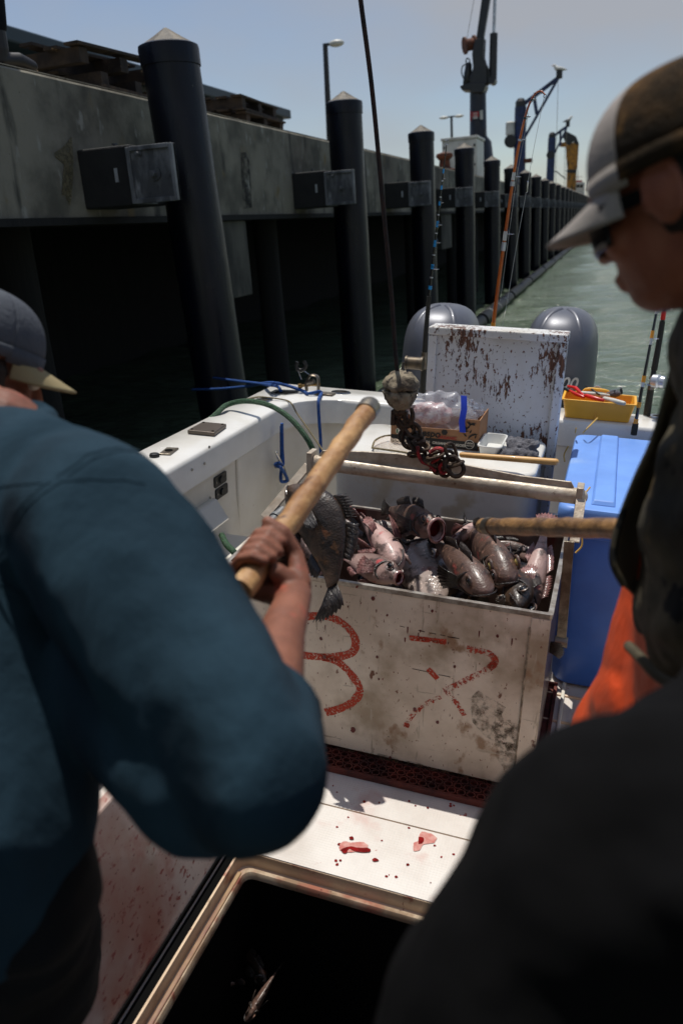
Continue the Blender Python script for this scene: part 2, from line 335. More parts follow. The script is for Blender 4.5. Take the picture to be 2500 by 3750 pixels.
M['brimtan'] = mat('cream_brim', (150, 136, 102), .9, ns=6, bump=.1, bs=120, spec=.2)
M['capgrey'] = mat('grey_cap_front', (156, 148, 142), .9, col2=(142, 136, 130), ns=6, bump=.15, bs=150, spec=.2)
M['capmesh'] = mat('camo_cap_mesh', (96, 72, 46), .9, col2=(44, 36, 26), ns=12, bump=.6, bs=200, spec=.1, spots=[((104, 78, 46), 18, .6, .06, (1, 1, 1))])
M['skin'] = mat('tanned_skin', (140, 88, 66), .6, col2=(108, 64, 46), ns=9, bump=.25, bs=60, sss=.15, spots=[((176, 84, 66), 12, .58, .12, (1, 1, 1))])
M['skindark'] = mat('sunburnt_skin', (150, 88, 64), .5, col2=(120, 66, 48), ns=9, bump=.25, bs=60, sss=.1)
M['hair'] = mat('dark_brown_hair', (50, 36, 28), .7, col2=(26, 20, 16), ns=40, stretch=(1, 1, .2), bump=1, bs=120)
M['camo'] = mat('worn_camo_jacket', (84, 76, 58), .75, col2=(46, 43, 35), ns=7, bump=.3, bs=20, spec=.3, spots=[((112, 94, 64), 9, .58, .05, (1, 1, .6)), ((160, 146, 118), 16, .7, .04, (2, 2, .3)), ((14, 14, 13), 14, .58, .05, (1, 1, 1))])
M['lining'] = mat('brown_jacket_lining', (118, 102, 80), .9, ns=5, bump=.2)
M['orange'] = mat('orange_bib_oilskin', (222, 84, 38), .5, col2=(204, 72, 32), ns=3, bump=1.6, bs=6, bstretch=(1.6, 1.6, .5), rv=.08)
M['black'] = mat('black_jacket', (13, 13, 15), .95, col2=(10, 10, 11), ns=4, bump=.3, bs=10, spec=.1)
M['trouser'] = mat('dark_trousers', (22, 24, 28), .9, col2=(16, 17, 20), ns=4, bump=.3, bs=14, spec=.15)
M['boot'] = mat('rubber_boot', (24, 20, 17), .5, ns=6)
M['bootpale'] = mat('pale_boot', (170, 172, 164), .6, ns=6, spots=[((120, 60, 50), 14, .64, .08, (1, 1, 1))])
M['sole'] = mat('tan_sole', (150, 126, 90), .8, ns=9)
M['lens'] = mat('black_lens', (6, 6, 7), .25, spec=.4)
M['gullw'] = mat('gull_white', (220, 218, 212), .8)
M['gullg'] = mat('gull_grey', (120, 122, 126), .8)
M['boom'] = mat('black_float_pipe', (7, 8, 9), .5, spec=.2, col2=(14, 15, 15), ns=3, stretch=(1, .3, 1), bump=.2, bs=14, spots=[((120, 122, 116), 6, .7, .04, (2, .3, 1))])
M['algae'] = mat('green_algae', (52, 72, 14), .9, col2=(34, 48, 12), ns=12, bump=1, bs=40)
M['socket'] = mat('black_socket_plate', (16, 16, 17), .4, bump=.05)

def nonskid(m, scale=330, dist=.0012):
    nt = m.node_tree; N = nt.nodes; t = N.new('ShaderNodeTexCoord'); v = N.new('ShaderNodeTexVoronoi'); v.inputs['Scale'].default_value = scale/3; v.inputs['Randomness'].default_value = .15
    b = N.new('ShaderNodeBump'); b.inputs['Strength'].default_value = .8; b.inputs['Distance'].default_value = dist
    nt.links.new(t.outputs['Object'], v.inputs['Vector']); nt.links.new(v.outputs['Distance'], b.inputs['Height']); nt.links.new(b.outputs[0], N['Principled BSDF'].inputs['Normal'])
nonskid(M['deck'])
def chipped():
    """white paint flaking off brown plywood, chips in patches"""
    m = bpy.data.materials.new('chipped_white_paint'); m.use_nodes = True; nt = m.node_tree; N = nt.nodes; Lk = nt.links.new
    p = N['Principled BSDF']; t = N.new('ShaderNodeTexCoord')
    def noi(sc, st, det, rg, off):
        mp = N.new('ShaderNodeMapping'); mp.inputs['Scale'].default_value = st; mp.inputs['Location'].default_value = off
        n = N.new('ShaderNodeTexNoise'); n.inputs['Scale'].default_value = sc; n.inputs['Detail'].default_value = det; n.inputs['Roughness'].default_value = rg
        Lk(t.outputs['Object'], mp.inputs['Vector']); Lk(mp.outputs[0], n.inputs['Vector']); return n.outputs['Fac']
    def mth(op, a, b):
        q = N.new('ShaderNodeMath'); q.operation = op
        for i, x in enumerate((a, b)):
            if isinstance(x, (int, float)): q.inputs[i].default_value = x
            else: Lk(x, q.inputs[i])
        return q.outputs[0]
    patch = noi(5.5, (1, 1, .9), 2, .5, (2.2, .3, 1.55)); fine = noi(44, (1.5, 1, .5), 7, .7, (0, 0, 0)); dots = noi(75, (1, 1, .7), 3, .5, (4, 4, 4))
    a = mth('ADD', mth('MULTIPLY', patch, 1.0), mth('MULTIPLY', fine, 1.15))
    def mr(x, lo, hi):
        r = N.new('ShaderNodeMapRange'); r.inputs['From Min'].default_value = lo; r.inputs['From Max'].default_value = hi; Lk(x, r.inputs['Value']); return r.outputs[0]
    chips = mth('MAXIMUM', mr(a, 1.225, 1.237), mr(dots, .635, .65))
    wood = N.new('ShaderNodeMixRGB'); wood.inputs[1].default_value = lin((122, 80, 58)); wood.inputs[2].default_value = lin((72, 46, 34)); Lk(mr(noi(60, (3, 1, .12), 4, .6, (0, 0, 0)), .4, .6), wood.inputs[0])
    paint = N.new('ShaderNodeMixRGB'); paint.inputs[1].default_value = lin((214, 216, 218)); paint.inputs[2].default_value = lin((196, 192, 182)); Lk(mr(noi(4, (1, 1, .5), 6, .6, (7, 7, 7)), .4, .7), paint.inputs[0])
    x = N.new('ShaderNodeMixRGB'); Lk(chips, x.inputs[0]); Lk(paint.outputs[0], x.inputs[1]); Lk(wood.outputs[0], x.inputs[2]); Lk(x.outputs[0], p.inputs['Base Color'])
    p.inputs['Roughness'].default_value = .5
    b = N.new('ShaderNodeBump'); b.invert = True; b.inputs['Strength'].default_value = .8; b.inputs['Distance'].default_value = .0015; Lk(chips, b.inputs['Height']); Lk(b.outputs[0], p.inputs['Normal'])
    return m
M['chipped'] = chipped()
def ragged(name, col, sc=90, th=.5, sf=.06):
    m = bpy.data.materials.new(name); m.use_nodes = True; nt = m.node_tree; N = nt.nodes; p = N['Principled BSDF']
    p.inputs['Base Color'].default_value = lin(col); p.inputs['Roughness'].default_value = .7
    t = N.new('ShaderNodeTexCoord'); n = N.new('ShaderNodeTexNoise'); n.inputs['Scale'].default_value = sc; n.inputs['Detail'].default_value = 6; n.inputs['Roughness'].default_value = .7
    r = N.new('ShaderNodeMapRange'); r.inputs['From Min'].default_value = th; r.inputs['From Max'].default_value = th+sf
    nt.links.new(t.outputs['Object'], n.inputs['Vector']); nt.links.new(n.outputs['Fac'], r.inputs['Value']); nt.links.new(r.outputs[0], p.inputs['Alpha'])
    return m
M['spray'] = ragged('faded_red_spray', (186, 62, 34), 170, .42)
M['sprayworn'] = ragged('worn_red_spray', (180, 62, 38), 120, .49)
M['grime'] = ragged('dark_grime', (96, 82, 64), 42, .42, .34)
def clear(name, col, rough, alpha):
    m = bpy.data.materials.new(name); m.use_nodes = True; nt = m.node_tree; N = nt.nodes; p = N['Principled BSDF']
    p.inputs['Base Color'].default_value = lin(col); p.inputs['Roughness'].default_value = rough; p.inputs['Alpha'].default_value = alpha; p.inputs['Specular IOR Level'].default_value = 1
    t = N.new('ShaderNodeTexCoord'); n = N.new('ShaderNodeTexNoise'); n.inputs['Scale'].default_value = 28; n.inputs['Detail'].default_value = 3
    b = N.new('ShaderNodeBump'); b.inputs['Strength'].default_value = .9; b.inputs['Distance'].default_value = .01
    nt.links.new(t.outputs['Object'], n.inputs['Vector']); nt.links.new(n.outputs['Fac'], b.inputs['Height']); nt.links.new(b.outputs[0], p.inputs['Normal'])
    return m
M['film'] = clear('clear_plastic_film', (226, 230, 238), .12, .26)
M['drip'] = ragged('ochre_drip', (98, 90, 66), 26, .36, .2)
M['stain'] = ragged('dark_water_stain', (24, 25, 24), 7, .42, .3)
M['netm'] = ragged('landing_net_mesh', (180, 160, 140), 260, .5, .05)
def fishmat(name, back, belly, edge=-.01, soft=.03, blot=(150, 60, 54), spots=None, rough=.44):
    m = bpy.data.materials.new(name); m.use_nodes = True; nt = m.node_tree; N = nt.nodes; Lk = nt.links.new; p = N['Principled BSDF']
    t = N.new('ShaderNodeTexCoord'); sx = N.new('ShaderNodeSeparateXYZ'); Lk(t.outputs['Object'], sx.inputs[0])
    def noi(sc, det=5, st=(1, 1, 1), off=(0, 0, 0)):
        mp = N.new('ShaderNodeMapping'); mp.inputs['Scale'].default_value = st; mp.inputs['Location'].default_value = off
        n = N.new('ShaderNodeTexNoise'); n.inputs['Scale'].default_value = sc; n.inputs['Detail'].default_value = det; Lk(t.outputs['Object'], mp.inputs[0]); Lk(mp.outputs[0], n.inputs['Vector']); return n.outputs['Fac']
    ad = N.new('ShaderNodeMath'); ad.operation = 'MULTIPLY_ADD'; Lk(noi(14), ad.inputs[0]); ad.inputs[1].default_value = .07; Lk(sx.outputs['Z'], ad.inputs[2])
    r = N.new('ShaderNodeMapRange'); r.inputs['From Min'].default_value = edge+.035-soft; r.inputs['From Max'].default_value = edge+.035+soft; Lk(ad.outputs[0], r.inputs['Value'])
    c = N.new('ShaderNodeMixRGB'); c.inputs[1].default_value = lin(belly); c.inputs[2].default_value = lin(back); Lk(r.outputs[0], c.inputs[0]); cur = c.outputs[0]
    for k, (cc, sc, th, sf) in enumerate([(tuple(x*.45 for x in back), 26, .52, .1), (tuple(min(255, x*1.7) for x in back), 60, .62, .06), (blot, 16, .64, .06), (tuple(x*.6 for x in blot), 40, .71, .03)]+list(spots or [])):
        x = N.new('ShaderNodeMixRGB'); x.inputs[2].default_value = lin(cc); Lk(cur, x.inputs[1])
        rr = N.new('ShaderNodeMapRange'); rr.inputs['From Min'].default_value = th; rr.inputs['From Max'].default_value = th+sf; rr.inputs['To Max'].default_value = .75
        Lk(noi(sc, 5, (1, 1, 1), (k*3.3, k, -k)), rr.inputs['Value']); Lk(rr.outputs[0], x.inputs[0]); cur = x.outputs[0]
    Lk(cur, p.inputs['Base Color']); p.inputs['Roughness'].default_value = rough; p.inputs['Coat Weight'].default_value = .2; p.inputs['Coat Roughness'].default_value = .2
    v = N.new('ShaderNodeTexVoronoi'); v.inputs['Scale'].default_value = 170; Lk(t.outputs['Object'], v.inputs['Vector'])
    b = N.new('ShaderNodeBump'); b.inputs['Strength'].default_value = .35; b.inputs['Distance'].default_value = .002; Lk(v.outputs['Distance'], b.inputs['Height'])
    b2 = N.new('ShaderNodeBump'); b2.inputs['Strength'].default_value = .5; b2.inputs['Distance'].default_value = .008; Lk(noi(30), b2.inputs['Height']); Lk(b.outputs[0], b2.inputs['Normal'])
    Lk(b2.outputs[0], p.inputs['Normal']); return m
FM = {'dark': fishmat('dark_rockfish_skin', (90, 68, 58), (170, 138, 130), -.02),
      'brown': fishmat('brown_rockfish_skin', (42, 31, 22), (96, 74, 58), -.03, blot=(112, 62, 34), spots=[((112, 74, 40), 20, .60, .08), ((30, 24, 18), 34, .60, .06)]),
      'grey': fishmat('grey_rockfish_skin', (108, 92, 88), (196, 176, 176), -.015),
      'pale': fishmat('pale_pink_rockfish_skin', (90, 70, 64), (196, 164, 156), .008, soft=.04, blot=(188, 60, 62)),
      'silver': fishmat('silver_scaled_rockfish_skin', (132, 118, 110), (176, 160, 152), 0, blot=(140, 96, 88), rough=.18)}
M['fin'] = mat('fish_fin', (60, 50, 44), .35, col2=(34, 28, 25), ns=60, stretch=(.3, 1, 1), bump=.8, bs=90, coat=.4)
M['finpink'] = mat('pink_fish_fin', (150, 104, 100), .35, col2=(96, 64, 60), ns=60, bump=.6, bs=90, coat=.4)
M['maw'] = mat('red_fish_mouth', (110, 24, 28), .25, col2=(60, 14, 16), ns=20, coat=.5, bump=.3)
M['gill'] = mat('raw_gill', (150, 20, 30), .25, coat=.6, bump=.5, bs=80)
M['lip'] = mat('pale_fish_lip', (190, 150, 140), .3, coat=.4, col2=(130, 92, 88), ns=30)
M['eyey'] = mat('yellow_fish_eye', (214, 190, 110), .15, coat=.8)
M['pupil'] = mat('black_pupil', (6, 6, 6), .08, coat=1)
def water():
    m = bpy.data.materials.new('harbour_water'); m.use_nodes = True; nt = m.node_tree; N = nt.nodes; Lk = nt.links.new; p = N['Principled BSDF']
    p.inputs['Base Color'].default_value = (.080, .108, .070, 1); p.inputs['Roughness'].default_value = .10; p.inputs['IOR'].default_value = 1.33
    t = N.new('ShaderNodeTexCoord')
    def noi(sc, st, det, rot=0):
        mp = N.new('ShaderNodeMapping'); mp.inputs['Scale'].default_value = st; mp.inputs['Rotation'].default_value = (0, 0, rot)
        n = N.new('ShaderNodeTexNoise'); n.inputs['Scale'].default_value = sc; n.inputs['Detail'].default_value = det; n.inputs['Roughness'].default_value = .55
        Lk(t.outputs['Object'], mp.inputs[0]); Lk(mp.outputs[0], n.inputs['Vector']); return n.outputs['Fac']
    b1 = N.new('ShaderNodeBump'); b1.inputs['Strength'].default_value = 1; b1.inputs['Distance'].default_value = .22; Lk(noi(1.7, (.45, 1.5, 1), 3, .1), b1.inputs['Height'])
    b2 = N.new('ShaderNodeBump'); b2.inputs['Strength'].default_value = 1; b2.inputs['Distance'].default_value = .09; Lk(noi(5.5, (.5, 1.4, 1), 4, -.15), b2.inputs['Height']); Lk(b1.outputs[0], b2.inputs['Normal'])
    Lk(b2.outputs[0], p.inputs['Normal']); return m
M['water'] = water()
def folds(m, scale=2.6, dist=.02, rot=(.5, .3, .6), distort=5):
    nt = m.node_tree; N = nt.nodes; p = N['Principled BSDF']; prev = p.inputs['Normal'].links[0].from_socket
    t = N.new('ShaderNodeTexCoord'); mp = N.new('ShaderNodeMapping'); mp.inputs['Rotation'].default_value = rot; w_ = N.new('ShaderNodeTexWave'); w_.inputs['Scale'].default_value = scale
    w_.inputs['Distortion'].default_value = distort; w_.inputs['Detail'].default_value = 1.5; w_.inputs['Detail Scale'].default_value = .8; w_.bands_direction = 'X'
    b = N.new('ShaderNodeBump'); b.inputs['Strength'].default_value = .8; b.inputs['Distance'].default_value = dist
    nt.links.new(t.outputs['Object'], mp.inputs[0]); nt.links.new(mp.outputs[0], w_.inputs['Vector']); nt.links.new(w_.outputs['Fac'], b.inputs['Height']); nt.links.new(prev, b.inputs['Normal']); nt.links.new(b.outputs[0], p.inputs['Normal'])
folds(M['teal'], 2.0, .05); folds(M['orange'], 2.2, .008); folds(M['camo'], 2.6, .015); folds(M['black'], 2.2, .012); folds(M['trouser'], 2.6, .014)

# ================================================================== HARBOUR (world frame)
mb = MB(); mb.grid(lambda u, v: V((-200+700*u, -30+3000*v*v, -.09)), 30, 60)
WR, WC = 330, 230           # rippled water in front of the stern, finer where it is near
def wv(u, v):
    y = 3.2*math.exp(u*5.2); x = -9.2+(y*.95+16)*v; s = y*.0157
    h = 0
    for wl, am, ph in ((1.9, .095, 0), (.85, .065, 5), (.42, .034, 11)):
        if wl > s*2.2: h += am*noise.noise(V((x/wl*.55+ph, y/wl*1.25, ph*.7)))
    if y > 40: h += .10*noise.noise(V((x/7, y/4.5, 3)))
    return V((x, y, h-.01))
mb.grid(wv, WR, WC)
for j in range(0): pass
solo('water', mb, M['water'], None, None, loc=V((0, 0, 0)), F=WM, kind='structure', smooth=True, angle=180)
XW, ZT, ZB = -3.6, 3.24, 2.36
mb = MB(); mb.box((-60, -20, 2.5), (XW-.45, 190, 2.72)); solo('quay', mb, M['concrete'], None, None, loc=V((XW, 0, 2.5)), F=WM, kind='structure')
# concrete wall of the quay
M['haunch'] = mat('darker_concrete', (84, 82, 74), .9, col2=(44, 44, 40), ns=3, stretch=(1, 1, .4), bump=.4, bs=25)  # darker grey than the wall face, mottled in upright streaks
wall = thing('quay_wall', 'long stained grey concrete quay wall running away behind the black piles', 'wall', (XW, 0, ZB), WM)
mb = MB()
ys = [-6+.35*i for i in range(560)]
mb.loft([[V((XW-.45, y, ZB)), V((XW, y, ZB)), V((XW+.006*noise.noise(V((y*3, 0, 0))), y, ZT-.015)), V((XW-.012, y, ZT+.008*noise.noise(V((y*2.3, 4, 0))))), V((XW-.45, y, ZT+.004))] for y in ys])
part('wall_face', mb, M['concrete'], wall)
mb = MB(); mb.box((XW-.43, -6, ZT+.010), (XW-.02, 189, ZT+.016)); part('wall_top', mb, M['concrete_sunlit_top'], wall)
mb = MB(); mb.box((XW-.02, -6, ZB-.05), (XW+.03, 189, ZB-.003)); part('bottom_lip', mb, M['darkvoid'], wall)  # lip coloured with the same black as the void below it
for ya, yb in ((7.4, 8.0), (18.2, 19.4), (31, 32.2), (44, 45)):
    mb = MB(); mb.box((XW-.38, ya, 1.57), (XW-.02, yb, ZB-.053)); part('wall_haunch', mb, M['haunch'], wall, bevel=.01)
# dark space under the quay: black sheet standing in for the shade, timber piles
mb = MB(); mb.box((-9.3, -20, -1), (-9, 190, 2.49)); solo('void_backdrop', mb, M['darkvoid'], 'black back wall standing in for the dark void far under the quay', 'wall', F=WM)
mb = MB(); mb.box((XW-.42, -20, -1), (XW-.34, 190, .95)); 
def gy(y): return y
tp = None
for k, (x, y, r) in enumerate([(-4.3, 5.2, .17), (-4.1, 9.6, .15), (-4.1, 13.6, .15), (-4.2, 17.8, .15), (-4.1, 22, .15), (-5.4, 3.2, .16), (-4.2, 26, .15), (-4.2, 30, .15)]):
    mb = MB(); mb.lathe([(r, -1), (r*1.03, .6), (r*.98, 1.6), (r, 2.49)], (x, y, 0), seg=14)
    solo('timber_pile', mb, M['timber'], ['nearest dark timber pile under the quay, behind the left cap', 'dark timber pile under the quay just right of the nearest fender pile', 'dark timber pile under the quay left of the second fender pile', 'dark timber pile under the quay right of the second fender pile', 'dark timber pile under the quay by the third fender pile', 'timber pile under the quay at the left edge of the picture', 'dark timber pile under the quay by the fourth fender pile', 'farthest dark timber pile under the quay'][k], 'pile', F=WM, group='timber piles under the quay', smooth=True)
# fender piles
ORD = 'first second third fourth fifth sixth seventh eighth ninth tenth eleventh twelfth thirteenth fourteenth fifteenth sixteenth seventeenth eighteenth nineteenth twentieth'.split(); ORD += ['twenty-'+o for o in ORD[:9]]+['thirtieth']+['thirty-'+o for o in ORD[:9]]
ordn = ['nearest and largest black fender pile, at the left with a pale pointed cap', 'second black fender pile along the quay, right of the nearest one', 'third black fender pile along the quay, left of the white cabinet', 'fourth black fender pile, in front of the white cabinet', 'fifth black fender pile, just right of the white cabinet', 'sixth black fender pile, behind the orange fishing rod']
def pile(y, dz, tilt):
    t = thing('fender_pile', ordn[len(piles)] if len(piles) < 6 else ORD[len(piles)]+' black fender pile with pointed cap in the receding row, counted from the nearest', 'pile', (-3.1, y, 0), WM, 'black fender piles along the quay')
    zt = 3.53+dz; r = .205
    mb = MB(); prof = [(r, -1.5), (r, zt-.17), (r+.004, zt-.168), (r+.006, zt-.1)]
    mb.lathe([(r, -1.5)]+[(r+.002*sin(i*1.7), -1+i*(zt-.1+1)/12) for i in range(12)]+[(r, zt-.12)], (-3.1, y, 0), seg=40)
    part('pile_shaft', mb, M['blackpile'], t, smooth=True)
    mb = MB(); mb.lathe([(r+.009, zt-.13), (r+.012, zt-.02), (r+.008, zt), (r-.02, zt+.012)], (-3.1, y, 0), seg=40); part('pile_collar', mb, M['blackpile'], t, smooth=True)
    mb = MB(); mb.lathe([(r-.014, zt+.010), (.12, zt+.05), (.012, zt+.118)], (-3.1, y, 0), seg=12); part('pile_cap', mb, M['pilecap'], t)
    if not piles:      # the nearest pile leans out towards the boat at its foot
        for c_ in [o for o in bpy.data.objects if o.parent == t.ob]:
            for v_ in c_.data.vertices: v_.co.x += (3.4-v_.co.z)*.042
    piles.append(t); return t
def bracket(y):
    k = len(brs)
    lb = ['large fender bracket with a framed metal face beside the nearest pile', 'fender bracket beside the second pile from the left', 'fender bracket beside the third pile from the left', 'fender bracket beside the fourth pile from the left'][k] if k < 4 else ORD[k]+' fender bracket along the quay wall, counted from the nearest'
    t = thing('fender_bracket', lb, 'bracket', (-3.6, y, 2.4), WM, 'fender brackets fixed to the quay wall beside the piles')
    z0, z1 = 2.42, 2.80
    mb = MB(); mb.box((-3.602, y-.36, z0-.01), (-3.18, y+.06, z1)); part('rubber_block', mb, M['rubber'], t, bevel=.012)
    mb = MB(); x0, x1, yf = -3.2, -2.84, y-.385
    mb.box((x0, yf+.02, z0), (x1, yf+.05, z1-.02))
    for a, b in (((x0, yf, z0), (x0+.03, yf+.3, z1-.02)), ((x1-.028, yf-.003, z0), (x1, yf+.051, z1-.02)), ((x0+.0305, yf-.004, z0-.002), (x1-.0285, yf+.051, z0+.03)), ((x0+.0305, yf-.004, z1-.047), (x1-.0285, yf+.051, z1-.018))): mb.box(a, b)
    part('face_plate', mb, M['galv'], t, bevel=.004)
    for bx_, bz_ in ((-3.0, 2.60), (-3.10, 2.735)):
        mb = MB(); mb.cyl((bx_, yf-.035, bz_), (bx_, yf+.022, bz_), .022 if bz_ < 2.7 else .012, seg=6); mb.cyl((bx_, yf+.005, bz_), (bx_, yf+.021, bz_), .045 if bz_ < 2.7 else .02, seg=14); part('bolt', mb, M['galv'], t)
    mb = MB(); mb.box((-3.32, y-.366, 2.57), (-3.295, y-.361, 2.66)); part('label_plate', mb, M['silver'], t)
    if k < 4:
        mb = MB(); mb.cyl((-3.42, y-.15, z1-.01), (-3.42, y-.15, z1+.03), .01, seg=8); mb.cyl((-3.42, y-.15, z1+.03), (-3.42, y-.15, z1+.04), .022, seg=10); part('top_bolt', mb, M['galv'], t)
    brs.append(t)
piles = []; brs = []
PY = [1.878*3.1+i*4.13 for i in range(34)]
for i, y in enumerate(PY):
    dz = (-.06, .02, .01, .02, -.01, -.02, 0, .01)[i] if i < 8 else random.uniform(-.02, .03)
    pile(y, dz, 0)
    if i < 20: bracket(y-.23)
# the pale drip of old paint on the wall
mb = MB(); mb.prism([wx(px, py, XW+.004) for px, py in ((200, 560), (235, 535), (262, 500), (268, 560), (268, 640), (262, 720), (256, 752), (240, 715), (226, 712), (236, 600), (205, 575))], (.002, 0, 0))
part('paint_drip', mb, M['drip'], wall)
mb = MB(); mb.prism([wx(px, py, XW+.004) for px, py in ((882, 560), (900, 556), (912, 590), (920, 700), (925, 800), (935, 1000), (915, 1060), (905, 800), (884, 700))][0:4]+[wx(px, py, XW+.004) for px, py in ((922, 760), (890, 765), (884, 640))], (.002, 0, 0))
part('dark_stain', mb, M['stain'], wall)
# floating boom
for k in range(26):
    y0 = 2+k*5.3
    t = thing('floating_boom', ['nearest black floating boom pipe behind the outboard motors', 'black floating boom pipe ringed with white bands behind the left outboard'][min(k, 1)] if k < 2 else ORD[k]+' black floating boom pipe beside the piles, counted from the nearest', 'boom', (-2.72, y0, 0), WM, 'floating boom sections along the piles')
    mb = MB(); mb.tube([(-2.72+.02*sin(k), y0+.06, .05), (-2.72, y0+2.6, .055), (-2.72+.02*sin(k+1), y0+5.1, .05)], .15, 20); part('pipe', mb, M['boom'], t, smooth=True)
    mb = MB(); mb.cyl((-2.72, y0-.1, .05), (-2.72, y0+.03, .05), .11, seg=16); part('coupling', mb, M['boom'], t)
    mb = MB(); mb.grid(lambda u, v: V((-2.72+.156*cos(-.55+.55*v), y0+.1+4.9*u, .05+.156*sin(-.55+.55*v)+.006*noise.noise(V((u*60, v*3, k))))), 60, 3); part('algae', mb, M['algae'], t, smooth=True)
    if 1 <= k <= 3:
        for q in range(3):
            mb = MB(); yy = y0+1.0+q*1.3; mb.cyl((-2.72, yy, .053), (-2.72, yy+.035, .053), .153, seg=24); part('white_band', mb, M['white'], t, smooth=True)

# building on the quay
bl = thing('warehouse', 'low warehouse with a long dark teal metal roof edge behind the quay wall', 'building', (-14, 20, 2.72), WM)
ra, rb = 5.0, 36.7
mb = MB(); mb.box((-24, ra-30, 6.86), (-13.9, rb, 7.22)); part('roof', mb, M['roof'], bl, bevel=.05)
mb = MB(); mb.box((-23.5, ra-30, 2.72), (-14.6, rb-1.2, 6.85)); part('wall', mb, M['fascia'], bl)
mb = MB(); mb.box((-14.5, rb-1.4, 6.55), (-14.1, rb-.5, 6.85)); part('roof_bracket', mb, M['fascia'], bl)
for k in range(5):
    mb = MB(); mb.box((-14.585, 12+k*4.6, 5.2), (-14.55, 13.6+k*4.6, 6.3)); part('window', mb, M['lens'], bl)
# pallets on top of the wall
def pallet(c, rot, lab, n=1, seed=0, junk=False):
    rnd = random.Random(seed)
    t = thing('broken_pallet' if junk else 'pallet', lab, 'pallet', c, WM, 'timber pallets on the quay wall'); A = Matrix.Translation(V(c)) @ Matrix.Rotation(rot, 4, 'Z')
    for s in (-.5, 0, .5):
        mb = MB(); mb.box((-.5, s-.05, .02), (.5, s+.05, .12), A); part('bearer', mb, M['pallet'], t)
    for lay, zz in (('top_board', .1205), ('bottom_board', 0)):
        for k in range(6):
            if junk and rnd.random() < .25: continue
            x = -.5+k*.18+rnd.uniform(-.01, .01); a = rnd.uniform(-.5, .5)*.1*(1 if junk else .1)
            B = A @ Matrix.Translation(V((x, 0, zz+(rnd.uniform(0, .03) if junk else 0)))) @ Matrix.Rotation(a, 4, 'X') @ Matrix.Rotation(a, 4, 'Z')
            mb = MB(); mb.box((0, -.6, 0), (.12, .6-(rnd.uniform(0, .3) if junk else 0), .02), B); part(lay, mb, M['pallet'], t)
    return t
pallet((-4.2, 6.35, ZT+.02), .03, 'broken weathered pallet with splintered boards left of the nearest pile', seed=2, junk=True)
pallet((-4.22, 6.25, ZT+.17), -.05, 'splintered upper pallet with blue paint left of the nearest pile', seed=3, junk=True)
pallet((-4.3, 9.2, ZT+.02), .02, 'lower pallet right of the nearest pile', seed=8)
pallet((-4.32, 9.1, ZT+.17), .06, 'upper pallet of the stack right of the nearest pile', seed=9)
# street lamps
t = thing('street_lamp', 'tall single-headed street lamp rising behind the second pile', 'lamp', (-8, 24, 2.72), WM, 'street lamps on the quay')
Y = 23.9
p0, p1 = wy(1206, 560, Y), wy(1190, 160, Y); X0 = p0.x
mb = MB(); mb.cyl(V((p0.x, Y, 2.72)), p1, .1, .07, 10); part('pole', mb, M['craneblack'], t)
q = wy(1232, 166, Y); mb = MB(); mb.box((p1.x, Y-.05, p1.z-.06), (p1.x+.18, Y+.05, p1.z)); part('arm', mb, M['craneblack'], t)
mb = MB(); mb.ell((p1.x+.33, Y, p1.z-.03), (.22, .14, .09)); part('lamp_head', mb, M['white'], t, smooth=True)
t2 = thing('street_lamp', 'small twin-headed street lamp left of the black crane', 'lamp', (-8, 43, 2.72), WM, 'street lamps on the quay')
Y = 43.4; p1 = wy(1652, 428, Y)
mb = MB(); mb.cyl(V((p1.x, Y, 2.72)), p1, .08, .06, 10); part('pole', mb, M['craneblack'], t2)
mb = MB(); mb.box((p1.x-.3, Y-.04, p1.z-.02), (p1.x+.3, Y+.04, p1.z+.04)); part('arm', mb, M['craneblack'], t2)
for s in (-1, 1):
    mb = MB(); mb.ell((p1.x+s*.38, Y, p1.z), (.24, .14, .07)); part('lamp_head', mb, M['white'], t2, smooth=True)
# white electrical cabinet on the quay
Xc = -4.25
a = wx(1617, 515, Xc); 
YA = wx(1760, 500, Xc).y
t = thing('electrical_cabinet', 'white electrical cabinet with double doors on the quay under the black crane', 'cabinet', (-5, 25, 3.2), WM)
Yf = 24.5; tl = wy(1617, 512, Yf); tr = wy(1745, 512, Yf); bl_ = 3.1
mb = MB(); mb.box((tl.x, Yf, bl_), (tr.x, Yf+1.3, tl.z-.04)); part('body', mb, M['white'], t, bevel=.02)
mb = MB(); mb.box((tl.x-.03, Yf-.04, tl.z-.038), (tr.x+.03, Yf+1.34, tl.z+.03)); part('top', mb, M['white'], t, bevel=.01)
for k in range(2):
    xm = (tl.x+tr.x)/2; a, b = ((tl.x+.04, xm-.01), (xm+.01, tr.x-.04))[k]
    mb = MB(); mb.box((a, Yf-.02, bl_+.1), (b, Yf-.003, tl.z-.1)); d = part('door', mb, M['white'], t)
    for zz in (tl.z-.25, tl.z-.75):
        mb = MB(); mb.box((b-.05 if k else a, Yf-.04, zz), (b if k else a+.05, Yf-.0205, zz+.06)); part('hinge', mb, M['craneblack'], d)
mb = MB(); mb.box((xm-.1, Yf-.04, tl.z-.32), (xm+.05, Yf-.0205, tl.z-.28)); part('handle', mb, M['craneblack'], t)
# mooring bollard on the wall
c = wx(1627, 600, -3.9); c.z = ZT+.016
mb = MB(); mb.lathe([(.3, 0), (.3, .03), (.14, .08), (.12, .24), (.2, .32), (.19, .38), (.05, .42)], (c.x, c.y, c.z), seg=18)
solo('mooring_bollard', mb, M['rust'], 'rusty mooring bollard on the wall in front of the white cabinet', 'bollard', F=WM, smooth=True)
